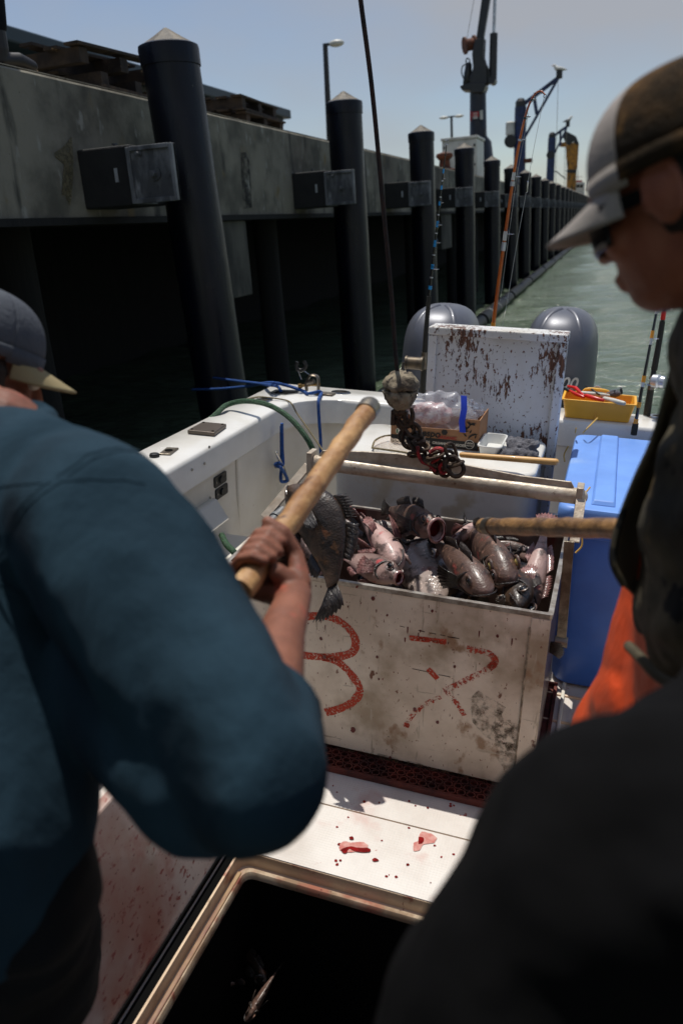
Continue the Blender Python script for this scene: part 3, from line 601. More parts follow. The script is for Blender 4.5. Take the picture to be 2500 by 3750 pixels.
# black hydraulic crane
Y = 31.0
def P(px, py, dy=0): p = wy(px, py, Y); return V((p.x, Y+dy, p.z))
cr = thing('hydraulic_crane', 'tall black hydraulic crane with rusty winch drum standing on the quay', 'crane', (P(1748, 600).x, Y, 2.72), WM)
b0 = P(1750, 500); 
mb = MB(); mb.lathe([(.62, 2.72), (.60, 3.6), (.46, b0.z-.2), (.30, b0.z), (.28, P(1750, 330).z)], (b0.x, Y, 0), seg=20); part('post', mb, M['craneblack'], cr, smooth=True)
mb = MB(); mb.prism([P(1777, 470, -.2), P(1790, 620, -.2), P(1770, 640, -.2), P(1765, 480, -.2)], (0, .4, 0)); part('gusset', mb, M['craneblack'], cr)
mb = MB(); mb.prism([P(1688, 320, -.35), P(1696, 335, -.35), P(1726, 336, -.35), P(1733, 345, -.35), P(1772, 345, -.35), P(1783, 318, -.35), P(1780, 305, -.35), P(1720, 308, -.35)], (0, .7, 0)); part('slew_platform', mb, M['craneblack'], cr, bevel=.03)
mb = MB(); mb.prism([P(1722, 310, -.25), P(1735, 250, -.25), P(1731, 200, -.25), P(1742, 150, -.25), P(1775, 140, -.25), P(1772, 210, -.25), P(1784, 250, -.25), P(1786, 310, -.25)], (0, .12, 0)); mb.prism([P(1722, 310, .13), P(1735, 250, .13), P(1731, 200, .13), P(1742, 150, .13), P(1775, 140, .13), P(1772, 210, .13), P(1784, 250, .13), P(1786, 310, .13)], (0, .12, 0)); part('mast', mb, M['craneblack'], cr, bevel=.02)
mb = MB(); mb.prism([P(1742, 156, -.12), P(1764, 0, -.12), P(1780, -140, -.12), P(1808, -140, -.12), P(1794, 0, -.12), P(1772, 135, -.12), P(1771, 175, -.12)], (0, .24, 0)); part('boom', mb, M['craneblack'], cr, bevel=.02)
mb = MB(); mb.cyl(P(1803, 296), P(1807, 122), .14, .13, 14); part('cylinder', mb, M['craneblack'], cr, smooth=True)
mb = MB(); mb.cyl(P(1807, 122), P(1816, -140), .055, seg=10); part('piston_rod', mb, M['steel'], cr, smooth=True)
mb = MB(); mb.cyl(P(1803, 297, -.25), P(1803, 297, .25), .12, seg=14); mb.prism([P(1784, 312, -.1), P(1800, 305, -.1), P(1800, 285, -.1), P(1784, 240, -.1)], (0, .2, 0)); part('pivot', mb, M['craneblack'], cr)
wd = thing; a_, b_ = P(1700, 170, -.1), P(1742, 156, .1)
mb = MB(); ax = (b_-a_).normalized(); mb.cyl(a_, a_+ax*.06, .27, seg=20); mb.cyl(a_+ax*.06, a_+ax*.34, .19, seg=20); mb.cyl(a_+ax*.34, a_+ax*.40, .26, seg=20); mb.cyl(a_+ax*.4, b_, .12, seg=12); part('winch_drum', mb, M['rust'], cr, smooth=True)
mb = MB(); mb.capsule([P(1706, 305), P(1712, 270), P(1715, 240)], [.12, .14, .11]); mb.capsule([P(1716, 300), P(1730, 270)], [.1, .1]); part('hydraulic_pump', mb, M['craneblack'], cr, smooth=True)
mb = MB(); mb.tube(smooth_path([P(1704, 300, -.2), P(1693, 270, -.2), P(1697, 245, -.2), P(1712, 240, -.2)]), .022, 6); mb.tube(smooth_path([P(1705, 236), P(1706, 218), P(1712, 214), P(1719, 222), P(1718, 245)]), .022, 6); part('hose', mb, M['craneblack'], cr)
mb = MB(); mb.tube([P(1709, 150, -.1), P(1742, -30, -.1), P(1760, -120, -.1)], .009, 5); part('winch_line', mb, M['dullsteel'], cr)
for (x0, y0, x1, y1, mm, nm) in ((1725, 410, 1730, 446, 'red', 'red_sticker'), (1732, 414, 1757, 430, 'red', 'warning_sign'), (1761, 408, 1772, 440, 'white', 'white_sticker'), (1736, 432, 1753, 437, 'white', 'small_sticker')):
    A, B = P(x0, y0, -.31), P(x1, y1, -.31); mb = MB(); mb.box((A.x, Y-.31, B.z), (B.x, Y-.285, A.z)); s = part(nm, mb, M[mm], cr)
    if nm == 'warning_sign':
        for k in range(2):
            mb = MB(); mb.box((A.x+.05, Y-.316, A.z-.07-.07*k), (B.x-.05, Y-.311, A.z-.04-.07*k)); part('white_line', mb, M['white'], s)
# blue davits
def davit(Y, ax0, base, top, tip, knee, mid0, mid1, lab, r, lamp):
    def P(px, py, dy=0): p = wy(px, py, Y); return V((p.x, Y+dy, p.z))
    pb = P(*base); t = thing('davit_crane', lab, 'crane', (pb.x, Y, 2.72), WM, 'blue davit cranes on the quay')
    mb = MB(); tp_ = P(*top); mb.cyl(V((pb.x, Y, 2.72)), tp_, r*1.05, r, 16); part('post', mb, M['craneblue'], t, smooth=True)
    mb = MB(); mb.lathe([(r*.9, 0), (r*.9, .25), (r*.5, .4)], tp_, seg=12); part('post_head', mb, M['craneblack'], t)
    mb = MB(); mb.bar(P(top[0], top[1]-2), P(*tip), r*.6, r*.6); part('upper_arm', mb, M['craneblue'], t)
    mb = MB(); mb.bar(P(*knee), P(*tip), r*.4, r*.4); part('lower_arm', mb, M['craneblue'], t)
    mb = MB(); mb.bar(P(*mid0), P(*mid1), r*.55, r*.55); part('strut', mb, M['craneblue'], t)
    mb = MB(); e = P(*tip); mb.box((e.x-r*.4, Y-r*.4, e.z-.05), (e.x+r*.6, Y+r*.4, e.z+.5*r+.2)); part('tip_sheave', mb, M['craneblack'], t, bevel=.02)
    mb = MB(); e2 = P(tip[0]-2, tip[1]); zz = P(base[0], base[1]-170 if Y < 50 else base[1]-60).z; mb.tube([e2, V((e2.x, Y, 3.0))], .012, 5); part('hoist_line', mb, M['dullsteel'], t)
    mb = MB(); mb.tube([P(top[0]+2, top[1]-6), P(tip[0]-14, tip[1]+2)], .01, 5); part('stay_wire', mb, M['dullsteel'], t)
    l = P(*lamp); mb = MB(); mb.cyl(l+V((-.02, -.3, 0)), l+V((0, .2, 0)), r*1.05, seg=20); part('winch', mb, M['craneblack'], t, smooth=True)
    return t, P
d1, P1 = davit(46.5, 0, (1899, 640), (1905, 392), (2044, 284), (1916, 510), (1955, 360), (1964, 418), 'blue davit crane with a gull on its raised tip, right of the black crane', .30, (1871, 518))
mb = MB(); p = P1(1868, 500); mb.lathe([(.1, -.05), (.12, .1), (.25, .12), (.24, .7), (.17, .75)], p+V((0, -.1, -.05)), seg=16); part('winch_motor', mb, M['white'], d1, smooth=True)
mb = MB(); p = P1(1915, 590); mb.box(p+V((0, -.2, -.1)), p+V((.45, .2, .1))); part('lug', mb, M['rust'], d1)
d2, P2 = davit(70.5, 0, (2010, 650), (2020, 505), (2076, 462), (2030, 560), (2051, 480), (2050, 535), 'smaller blue davit crane with a gull on its tip beside the yellow crane', .30, (2016, 568))
# gulls
def gull(p, s, face, lab, lean):
    t = thing('gull', lab, 'gull', p, WM, 'gulls perched on the davit cranes'); p = V(p); f = V((face, 0, 0))
    mb = MB(); mb.capsule([p+f*-.16*s+V((0, 0, .12*s)), p+V((0, 0, .16*s)), p+f*.1*s+V((0, 0, .2*s+lean)), p+f*.15*s+V((0, 0, .29*s+lean))], [.03*s, .085*s, .07*s, .05*s], 12); part('body', mb, M['gullw'], t, smooth=True)
    for sy in (-1, 1):
        mb = MB(); mb.capsule([p+f*.06*s+V((0, sy*.06*s, .2*s)), p+f*-.1*s+V((0, sy*.06*s, .16*s)), p+f*-.27*s+V((0, sy*.02*s, .11*s))], [.04*s, .05*s, .01*s], 8); part('wing', mb, M['gullg'] if lean else M['gullw'], t, smooth=True)
        mb = MB(); mb.cyl(p+V((0, sy*.03*s, 0)), p+V((0, sy*.03*s, .1*s)), .008*s, seg=6); part('leg', mb, M['rodyel'], t)
    mb = MB(); mb.cyl(p+f*.19*s+V((0, 0, .29*s+lean)), p+f*.26*s+V((0, 0, .28*s+lean)), .018*s, .004*s, 6); part('beak', mb, M['rodyel'], t)
e = P1(2045, 272); gull((e.x, 46.5, e.z), 1.45, -1, 'white gull perched on the tip of the taller blue davit', 0)
e = P2(2078, 454); gull((e.x, 70.5, e.z), 1.5, 1, 'grey-winged gull perched on the lower blue davit tip', .04)
# yellow knuckle crane
Y = 96.0
yc = thing('knuckle_crane', 'yellow folded knuckle boom crane at the far end of the quay', 'crane', (P(2090, 700).x, Y, 2.72), WM)
def P(px, py, dy=0): p = wy(px, py, Y); return V((p.x, Y+dy, p.z))
b = P(2090, 680); mb = MB(); mb.cyl(V((b.x, Y, 2.72)), P(2092, 620), .52, .5, 16); part('post', mb, M['craneyel'], yc, smooth=True)
def pr(name, pts, m, w): 
    mb = MB(); mb.prism([P(x, y, -w/2) for x, y in pts], (0, w, 0)); part(name, mb, M[m], yc, bevel=.04)
pr('inner_boom', [(2076, 620), (2070, 540), (2074, 528), (2112, 520), (2108, 625)], 'craneyel', .8)
pr('outer_boom', [(2108, 625), (2104, 590), (2112, 525), (2118, 522), (2112, 618)], 'craneyel', .5)
pr('knuckle', [(2061, 505), (2070, 480), (2108, 500), (2118, 525), (2110, 532), (2096, 518), (2085, 535), (2072, 528)], 'craneblack', .9)
pr('ballast', [(2048, 524), (2070, 520), (2072, 538), (2048, 538)], 'craneyel', .6)
pr('slew_ring', [(2073, 622), (2110, 622), (2108, 634), (2076, 634)], 'craneblack', 1.2)
mb = MB(); mb.tube([P(2066, 540), P(2064, 700)], .02, 5); mb.tube(smooth_path([P(2010, 628), P(2035, 628), P(2050, 640), P(2070, 655)]), .06, 6); part('hose', mb, M['craneblack'], yc)
# far work boat moored beyond the crane
Y = 128.0
wb = thing('work_boat', 'distant white work boat with red funnel and mast at the far quay end', 'boat', (P(2120, 700).x, Y, 0), WM)
a = P(2103, 690); b = P(2160, 690)
mb = MB(); mb.loft([[V((a.x, Y, .2)), V((b.x, Y, .2)), V((b.x+.8, Y, 3.6)), V((a.x-.3, Y, 3.6))], [V((a.x, Y+9, .2)), V((b.x, Y+9, .2)), V((b.x+.8, Y+9, 3.6)), V((a.x-.3, Y+9, 3.6))]]); part('hull', mb, M['craneblack'], wb)
mb = MB(); p, q = P(2104, 668), P(2136, 690); mb.box((p.x, Y+.5, 3.6), (q.x, Y+4, p.z)); h = part('wheelhouse', mb, M['white'], wb, bevel=.05)
for k in range(2):
    mb = MB(); p, q = P(2109+k*13, 676), P(2119+k*13, 687); mb.box((p.x, Y+.46, q.z), (q.x, Y+.497, p.z)); part('window', mb, M['lens'], h)
mb = MB(); p, q = P(2106, 661), P(2128, 668); mb.box((p.x, Y+.6, q.z+.02), (q.x, Y+3, p.z)); part('funnel_top', mb, M['red'], wb)
mb = MB(); mb.cyl(P(2113, 668, 1), P(2113, 622, 1), .08, .04, 6); mb.cyl(P(2106, 648, 1), P(2132, 645, 1), .06, seg=6); part('mast', mb, M['white'], wb)
mb = MB(); mb.tube([P(2150, 700), P(2152, 665), P(2157, 656)], .16, 8); part('davit', mb, M['white'], wb)
mb = MB(); mb.box(P(2102, 697, -.2), P(2150, 694, 0)); part('rail', mb, M['craneyel'], wb)
# far low things on the quay edge: pipe frame and tank
Y = 38.; a = P(1920, 628); 

# ================================================================== BOAT (boat frame: deck z=0, y towards the stern, x to starboard)
PO, PI_, SO, SI = -1.735, -1.495, .78, .54
TI, TO, GZ = 3.775, 4.03, .75
boat = thing('fishing_boat', 'white fibreglass fishing boat cockpit with wide gunwales and bloodied non-skid deck', 'boat', (-.5, 1.5, 0))
def gun(inner, z, r, x0, x1, yb, n=8, y0=-1.2):
    """path along port, round the corner, the transom, the corner, starboard"""
    p = [V((x0, y0+(yb-r-y0)*i/10, z)) for i in range(11)]
    p += [V((x0+r-r*cos(pi/2*i/n), yb-r+r*sin(pi/2*i/n), z)) for i in range(1, n+1)]
    p += [V((x0+r+(x1-x0-2*r)*i/8, yb, z)) for i in range(1, 8)]
    p += [V((x1-r+r*sin(pi/2*i/n), yb-r+r*cos(pi/2*i/n), z)) for i in range(0, n+1)]
    p += [V((x1, yb-r+(y0-yb+r)*i/10, z)) for i in range(1, 11)]
    return p
def rings(specs): # specs: (inset from outer 0..1, z)
    o = gun(0, 0, .07, PO, SO, TO); i_ = gun(0, 0, .26, PI_, SI, TI)
    out = []
    for a, b in zip(o, i_):
        out.append([a.lerp(b, t)+V((0, 0, z)) for t, z in specs])
    return out
mb = MB(); mb.loft(rings([(-.02, .52), (-.06, .70), (-.02, .738), (.06, GZ), (.94, GZ), (.985, .744), (1, .728), (1.0, .625), (.96, .622), (.93, .70), (.3, .70), (.2, .52)]), caps=True)
gw = part('gunwale', mb, M['gelcoat'], boat, smooth=True, angle=50)
mb = MB(); o = gun(0, 0, .07, PO-.004, SO+.004, TO+.004); mb.loft([[p+V((0, 0, .55)), V((p.x*.97-.01, p.y*.985, -.15)), V((p.x*.9-.04, p.y*.97, -.42)), V((-.5, min(p.y, 3.9), -.8)), V((-.5, min(p.y, 3.9), -.78)), V((p.x*.88-.04, p.y*.96, -.41)), V((p.x*.95, p.y*.98, -.14)), V((p.x*.985, p.y*.985, .55))] for p in o]); part('hull', mb, M['gelcoat'], boat, smooth=True)
# inner liner walls
mb = MB()
i_ = gun(0, 0, .24, PI_-.03, SI+.03, TI+.03)
def prof(p):
    y = p.y; k = 1 if p.x < -1.3 and y < 3.4 else 0
    return p
rr = []
for p in i_:
    inn = V((-.5, 2, 0)); d = (V((inn.x, min(p.y, 2.9), 0))-V((p.x, p.y, 0))).normalized()
    rr.append([p+V((0, 0, .70)), p+d*.0+V((0, 0, .45)), p+d*.015+V((0, 0, .22)), p+d*.05+V((0, 0, .06)), p+d*.12+V((0, 0, .002))])
n = len(rr)
base = len(mb.v)
for r_ in rr: mb.v += r_
for a in range(n-1):
    for b in range(4): q = a*5+b; mb.face([q, q+1, q+6, q+5])
part('inner_liner', mb, M['liner'], boat, smooth=True, angle=60)
# moulded steps on the port liner
def port(px, py, x=-1.525): return bx(px, py, x)
mb = MB(); a = port(905, 1640); mb.box((-1.53, port(1000, 1700).y-.42, .02), (-1.512, port(1000, 1700).y-.03, .62)); part('moulded_pilaster', mb, M['liner'], boat, bevel=.017, bseg=4)
s0 = port(770, 1850); mb = MB()
mb.prism([V((-1.53, s0.y+.02, s0.z+.03)), V((-1.50, s0.y+.02, s0.z+.03)), V((-1.43, s0.y, s0.z-.05)), V((-1.53, s0.y, s0.z-.05))], (0, -1.4, 0)); part('moulded_shelf', mb, M['liner'], boat, bevel=.012, bseg=3)
s1 = port(830, 1950); mb = MB(); mb.box((-1.53, s1.y-1.5, s1.z-.03), (-1.36, s1.y+.0, s1.z)); part('lower_shelf', mb, M['liner'], boat, bevel=.014, bseg=3)
q = bx(780, 1908, -1.43); mb = MB(); mb.lathe([(.022, 0), (.022, .006), (.014, .01), (.016, .02), (.01, .026), (.012, .034), (.004, .04)], (q.x, q.y, s1.z), seg=14); part('drain_plug', mb, M['blackpl'], boat, smooth=True)
# sockets
for k, (px, py) in enumerate(((803, 1755), (808, 1799))):
    c = port(px, py, -1.527); mb = MB(); h = .032
    ring = rring(0, 0, .056, .024, .009, 0); mb.loft([[V((-1.526, c.y+p.x, c.z+p.y)) for p in ring], [V((-1.519, c.y+p.x, c.z+p.y)) for p in ring]]); s = part('power_socket', mb, M['socket'], boat, bevel=.001)
    mb = MB(); mb.cyl((-1.5185, c.y, c.z), (-1.512, c.y, c.z), .017, .015, 18); part('socket_cap', mb, M['blackpl'], s, smooth=True)
    for sy in (-1, 1): mb = MB(); mb.cyl((-1.5185, c.y+sy*.044, c.z), (-1.5165, c.y+sy*.044, c.z), .004, seg=8); part('screw', mb, M['steel'], s)
for px, py in ((702, 1720), (748, 1697), (765, 1637), (768, 1823)):
    c = port(px, py, -1.494 if py < 1750 else -1.47); mb = MB(); mb.cyl(c, c+V((.004, 0, 0)), .006, seg=10); part('screw', mb, M['steel'], boat)
# transom access plate
c = by(1367, 1592, TI+.02); mb = MB(); mb.lathe([(.062, 0), (.062, .006), (.05, .012), (.05, .008)], c, (0, -1, 0), 28); ap = part('access_plate', mb, M['liner'], boat, smooth=True)
for a in range(6): mb = MB(); p = c+V((.056*cos(a*pi/3), -.007, .056*sin(a*pi/3))); mb.cyl(p, p+V((0, -.002, 0)), .004, seg=8); part('screw', mb, M['steel'], ap)
# flush rod holders and their tubes
def rodholder(px, py, ang=0, tube=True, rad=.034):
    c = bz(px, py, GZ)
    mb = MB(); A = Matrix.Translation(c) @ Matrix.Rotation(ang, 4, 'Z')
    def el(rx, ry, z): return [A @ V((rx*cos(2*pi*j/24), ry*sin(2*pi*j/24), z)) for j in range(24)]
    mb.loft([el(.030, .022, .002), el(.030, .022, .006), el(.050, .036, .006), el(.054, .04, .001)], caps=False); h = part('rod_holder', mb, M['steel'], boat, smooth=True)
    mb = MB(); mb.loft([el(.029, .021, .0025), el(.001, .001, .0025)]); part('rubber_plug', mb, M['dullsteel'], h, smooth=True)
    if tube: mb = MB(); mb.cyl(c+V((0, -.01, -.04)), c+V((0, -.08, -.19)), .025, seg=18); part('holder_tube', mb, M['steel'], h, smooth=True)
    return c
rodholder(965, 1467, 1.2); rodholder(1248, 1438, 0); rh1 = rodholder(1530, 1452, 0); rh3 = rodholder(2410, 1527, 0, False)
c = bz(1240, 1560, .6)
# hawse pocket
mb = MB(); pts = [bz(px, py, GZ+.001) for px, py in ((980, 1441), (1010, 1428), (1100, 1431), (1090, 1441), (1050, 1446), (985, 1445))]; mb.prism(pts, (0, 0, .004)); hp = part('hawse_pipe', mb, M['steel'], boat, bevel=.001)
pts2 = [bz(px, py, GZ+.006) for px, py in ((992, 1440), (1015, 1431), (1088, 1433), (1078, 1439), (1045, 1443))]; mb = MB(); mb.prism(pts2, (0, 0, .001)); part('hawse_opening', mb, M['gasket'], hp)
# pad plate
P4 = [bz(px, py, GZ+.012) for px, py in ((686, 1580), (742, 1549), (830, 1557), (785, 1590))]
mb = MB(); mb.prism([p-V((0, 0, .011)) for p in P4], (0, 0, .018)); pl = part('mounting_plate', mb, mat('bronze_grey_plate', (104, 94, 84), .4, metal=.6, bump=.1), boat, bevel=.004)
cc = sum(P4, V((0, 0, 0)))/4
for p in P4: q = cc+(p-cc)*.78; mb = MB(); mb.cyl((q.x, q.y, GZ+.0195), (q.x, q.y, GZ+.0215), .006, seg=10); part('bolt_hole', mb, M['gasket'], pl)
# fuel filler plate with open cap
Q4 = [bz(px, py, GZ+.001) for px, py in ((582, 1666), (612, 1642), (656, 1644), (625, 1668))]
mb = MB(); mb.prism(Q4, (0, 0, .006)); fp = part('filler_plate', mb, M['dullsteel'], boat, bevel=.002)
c = sum(Q4, V((0, 0, 0)))/4; mb = MB(); mb.lathe([(.016, .0065), (.016, .009), (.012, .010)], V((c.x, c.y, GZ)), seg=18); part('filler_ring', mb, M['gasket'], fp, smooth=True)
c2 = bz(566, 1668, GZ+.005); mb = MB(); mb.lathe([(.019, 0), (.02, .006), (.017, .012), (.01, .014)], V((c2.x, c2.y, GZ+.001)), seg=18); mb.bar(V((c2.x, c2.y, GZ+.006)), V((Q4[0].x, Q4[0].y, GZ+.006)), .008, .003); part('filler_cap', mb, M['blackpl'], fp, smooth=True)
# angled cleat on the port liner
a, b = port(1012, 1658, -1.43), port(1056, 1762, -1.43); mid = (a+b)/2
mb = MB(); mb.capsule([a, a.lerp(b, .2), mid, a.lerp(b, .8), b], [.006, .0085, .010, .0085, .006], 12)
for px, py in ((1008, 1703), (1030, 1754)):
    e = port(px, py, -1.525); g = a.lerp(b, .35 if py < 1720 else .7); mb.cyl(e, g, .008, seg=10); mb.cyl(e, e+V((.006, 0, 0)), .017, seg=14)
part('cleat', mb, M['steel'], boat, smooth=True)
# deck with the open hatch
HX0, HX1, HY0, HY1 = -.80, .42, -.35, 1.555
dk = M['deck']
def slab(x0, y0, x1, y1, name, m, z=0, t=.05): mb = MB(); mb.box((x0, y0, z-t), (x1, y1, z)); return part(name, mb, m, boat)
slab(-1.42, HY1, .50, 1.797, 'deck_panel', dk); slab(-1.42, 1.803, .50, 3.72, 'deck_panel', dk); slab(-1.42, 1.7965, .50, 1.8035, 'deck_seam', M['tan'], -.006, .03)
slab(-1.42, -1.2, HX0-.034, HY1-.0005, 'side_deck', M['deck']); slab(HX1, -1.2, .50, HY1-.0005, 'side_deck', M['deckblood']); slab(HX0-.033, -1.2, HX1-.0005, HY0, 'side_deck', M['deckblood'])
# gasket gap, channel and ledge round the hatch
slab(HX0-.033, HY0+.001, HX0-.0005, HY1-.001, 'hatch_gasket', M['gasket'], -.012, .03)
mb = MB(); r0 = rring((HX0+HX1)/2, (HY0+HY1)/2, (HX1-HX0)/2, (HY1-HY0)/2, .035, 0)
def rz(d, z, r=.035): return rring((HX0+HX1)/2, (HY0+HY1)/2, (HX1-HX0)/2-d, (HY1-HY0)/2-d, max(r-d*.3, .01), z)
R_ = [rz(-.004, -.004), rz(.002, -.004), rz(.004, -.046), rz(.012, -.050)]
mb.loft(R_, caps=False); part('hatch_coaming', mb, M['tan'], boat, smooth=True, angle=30)
mb = MB(); mb.loft([rz(.012, -.050), rz(.0125, -.044), rz(.026, -.042), rz(.030, -.050), rz(.031, -.062)], caps=False); part('hatch_lip', mb, M['rimdirt'], boat, smooth=True, angle=30)
mb = MB(); mb.box((HX0+.0, HY0, -.62), (HX1, HY1, -.60)); mb.box((HX0+.02, HY1-.032, -.6), (HX1-.03, HY1-.029, -.1)); mb.loft([rz(.0315, -.0625), rz(.0315, -.6)], caps=False); part('fish_hold', mb, M['gasket'], boat)  # walls and floor coloured black for the shade inside the hold
mb = MB(); mb.box((HX0+.010, HY0+.02, -.049), (HX0+.022, HY1-.04, -.0385)); part('drain_channel', mb, mat('stained_channel', (110, 66, 54), .5, col2=(160, 130, 90), ns=20, stretch=(1, .3, 1), coat=.3), boat, bevel=.002)
# the hold's lid, hinged open to port and leaning outboard; its bloodied underside faces the hold
ang = radians(12)
LA = Matrix.Translation(V((HX0-.036, 0, .004))) @ Matrix.Rotation(-ang, 4, 'Y')
mb = MB(); mb.box((-.032, HY0+.02, .0), (0, HY1-.02, .44), LA); lt = part('hatch_lid', mb, M['deckblood'], boat, label='open hold lid leaning to port, its pale underside spattered with blood', bevel=.006)
mb = MB(); mb.box((.0005, HY0+.02, .0), (.006, HY1-.02, .012), LA); part('hinge_strip', mb, M['gasket'], lt)
# hardtop and posts, unseen, added to deepen the foreground shade
mb = MB(); mb.loft([rring(-.5, -1.0, 1.15, 1.30, .2, 2.12), rring(-.5, -1.0, 1.2, 1.36, .2, 2.14), rring(-.5, -1.0, 1.2, 1.36, .2, 2.17), rring(-.5, -1.0, 1.1, 1.26, .2, 2.19)]); part('added_shade_hardtop', mb, M['gelcoat'], boat, smooth=True, angle=40)
for sx in (-1.5, .5):
    mb = MB(); mb.tube([V((sx, -2.0, .74)), V((sx, -1.9, 2.13))], .025, 12); part('added_shade_hardtop_post', mb, M['steel'], boat, smooth=True)
# seams at the starboard side of the deck
for (p, q) in (((1995, 2536), (2190, 2566)), ((1985, 2633), (2190, 2672))):
    a, b = bz(*p, .004), bz(*q, .004); mb = MB(); mb.cyl(V((a.x-.25, a.y+.01, .002)), V((b.x+.2, a.y, .002)), .006, seg=8); part('deck_bead', mb, M['tan'], boat, smooth=True)
a = bz(2070, 2700, 0); mb = MB(); mb.box((a.x-.035, 1.2, .0), (a.x-.022, 2.9, .012)); part('deck_channel', mb, M['liner'], boat, bevel=.004)
# blood
def blot(pts, m, name, z=.0012):
    P_ = smooth_path([bz(px, py, z) for px, py in pts]+[bz(*pts[0], z)], 3)[:-1]
    c = sum(P_, V((0, 0, 0)))/len(P_); Q = [p+(p-c)*.12*noise.noise(p*260) for p in P_]
    mb = MB(); mb.prism(Q, (0, 0, .0008)); part(name, mb, m, boat)
D_ = .9565
def dp(l): return [(1000+x*D_, 2700+y*D_) for x, y in l]
blot(dp([(255, 410), (270, 398), (300, 404), (345, 402), (362, 420), (340, 432), (300, 440), (265, 440), (252, 428)]), M['bloodthin'], 'blood_smear')
blot(dp([(300, 418), (330, 424), (366, 424), (368, 440), (330, 440), (305, 434), (290, 428), (278, 445), (258, 436), (272, 424)]), M['blood'], 'blood_pool', .0022)
blot(dp([(556, 382), (575, 384), (574, 402), (556, 408)]), M['blood'], 'blood_pool', .0022)
blot(dp([(535, 405), (556, 395), (560, 368), (590, 366), (622, 380), (615, 404), (575, 410), (560, 432), (535, 436)]), M['bloodthin'], 'blood_smear')
blot(dp([(378, 468), (390, 462), (404, 472), (384, 476)]), M['blood'], 'blood_pool', .0022)
blot(dp([(290, 382), (304, 380), (308, 390), (294, 392)]), M['blood'], 'blood_pool', .0022)
rnd = random.Random(3)
for k in range(26):
    x, y = rnd.uniform(-.66, -.22), rnd.uniform(1.58, 1.93); r = rnd.uniform(.0015, .005); n0 = rnd.random()*9
    mb = MB(); mb.prism([V((x+r*(1+.5*noise.noise(V((a, n0, 0))))*cos(a), y+r*(1+.5*noise.noise(V((a, n0, 2))))*sin(a), .0008)) for a in [j*pi/5 for j in range(10)]], (0, 0, .0008)); part('blood_drop', mb, M['blood'], boat)
# clip base and rope rail at the corner of the transom
c = bz(1190, 1445, GZ)
t = thing('rail_clamp', 'bronze clamp bracket with open rod clip fixed on the port stern corner', 'clamp', c)
mb = MB(); mb.box(c+V((-.05, -.03, 0)), c+V((.05, .03, .01))); part('base', mb, M['dullsteel'], t, bevel=.003)
def bb(px, py, y=None): return by(px, py, c.y if y is None else y)
pth = smooth_path([bb(1123, 1432), bb(1122, 1400), bb(1135, 1377), bb(1150, 1374), bb(1164, 1385), bb(1166, 1430)], 5)
mb = MB(); mb.tube(pth, .006, 8, flat=3.2, hint=V((0, 1, 0))); part('arch', mb, M['dullsteel'], t, smooth=True)
mb = MB(); mb.tube([bb(1098, 1414), bb(1172, 1406)], .007, 10); mb.cyl(bb(1094, 1414), bb(1104, 1413), .013, seg=12); part('pin', mb, mat('brass', (150, 120, 70), .3, metal=.9), t, smooth=True)
mb = MB(); mb.cyl(bb(1125, 1404), bb(1150, 1396), .014, seg=14); part('roller', mb, M['dullsteel'], t, smooth=True)
mb = MB(); mb.tube([bb(1104, 1390), bb(1092, 1360)], .003, 6); mb.tube([bb(1132, 1372), bb(1112, 1358)], .003, 6); part('wire_arm', mb, M['steel'], t)
mb = MB(); mb.tube(smooth_path([bb(1088, 1325), bb(1086, 1345), bb(1098, 1356), bb(1114, 1352), bb(1120, 1336), bb(1112, 1322)], 4), .0055, 8, flat=1.8); part('rod_clip', mb, M['blackpl'], t, smooth=True)
# mooring rope in blue
def rope(name, pts, r, m, label, cat, n=8, **k): mb = MB(); mb.tube(smooth_path(pts, n), r, 8); return solo(name, mb, m, label, cat, smooth=True, **k)
g = GZ+.012
rp_pts = [wx(705, 1427, -3.05), wx(800, 1424, -2.6), wx(900, 1415, -2.2)]
WB = BM.inverted()
rp_pts = [WB @ p for p in rp_pts]+[bz(985, 1402, GZ+.05), bz(1050, 1412, GZ+.03), bz(1110, 1432, g), bz(1128, 1441, g), bz(1165, 1434, g+.01), bz(1176, 1440, g)]
rope('mooring_rope', rp_pts+[by(1166, 1468, 3.70), by(1168, 1532, 3.69), by(1173, 1600, 3.68), by(1174, 1646, 3.67), by(1176, 1700, 3.66)], .0085, M['bluerope'], 'blue mooring rope wrapped round the clamp and hanging down inside the transom', 'rope')
rope('mooring_rope', [WB @ wx(735, 1378, -3.3), WB @ wx(870, 1395, -2.4), bz(980, 1409, GZ+.04), bz(1015, 1415, GZ+.03), bz(1028, 1432, GZ+.012), bz(1030, 1441, GZ-.01), by(1033, 1500, 3.6)], .0085, M['bluerope'], 'blue rope running out from the hawse pipe to the piles', 'rope')
rope('dock_line', [bx(1032, 1550, -1.44), bx(1034, 1640, -1.44), bx(1036, 1700, -1.43), bx(1020, 1695, -1.42), bx(1008, 1703, -1.44), bx(1026, 1712, -1.41), bx(1040, 1730, -1.42), bx(1052, 1758, -1.43), bx(1034, 1764, -1.44), bx(1028, 1752, -1.44), bx(1030, 1700, -1.45), bx(1030, 1560, -1.45)], .008, M['bluerope'], 'blue dock line tied down to the cleat inside the port wall', 'rope')
rope('water_hose', [V((-1.82, 3.02, .35)), V((-1.79, 3.06, .62)), bz(796, 1512, GZ+.01), bz(840, 1480, GZ+.03), bz(905, 1469, GZ+.06), bz(985, 1484, GZ+.07), bz(1060, 1530, GZ+.04), bx(1120, 1600, -1.22), bx(1150, 1660, -1.18), bx(1165, 1720, -1.14), bx(1160, 1900, -1.2)], .0125, M['greenhose'], 'green braided hose arching over the port gunwale into the cockpit', 'hose')
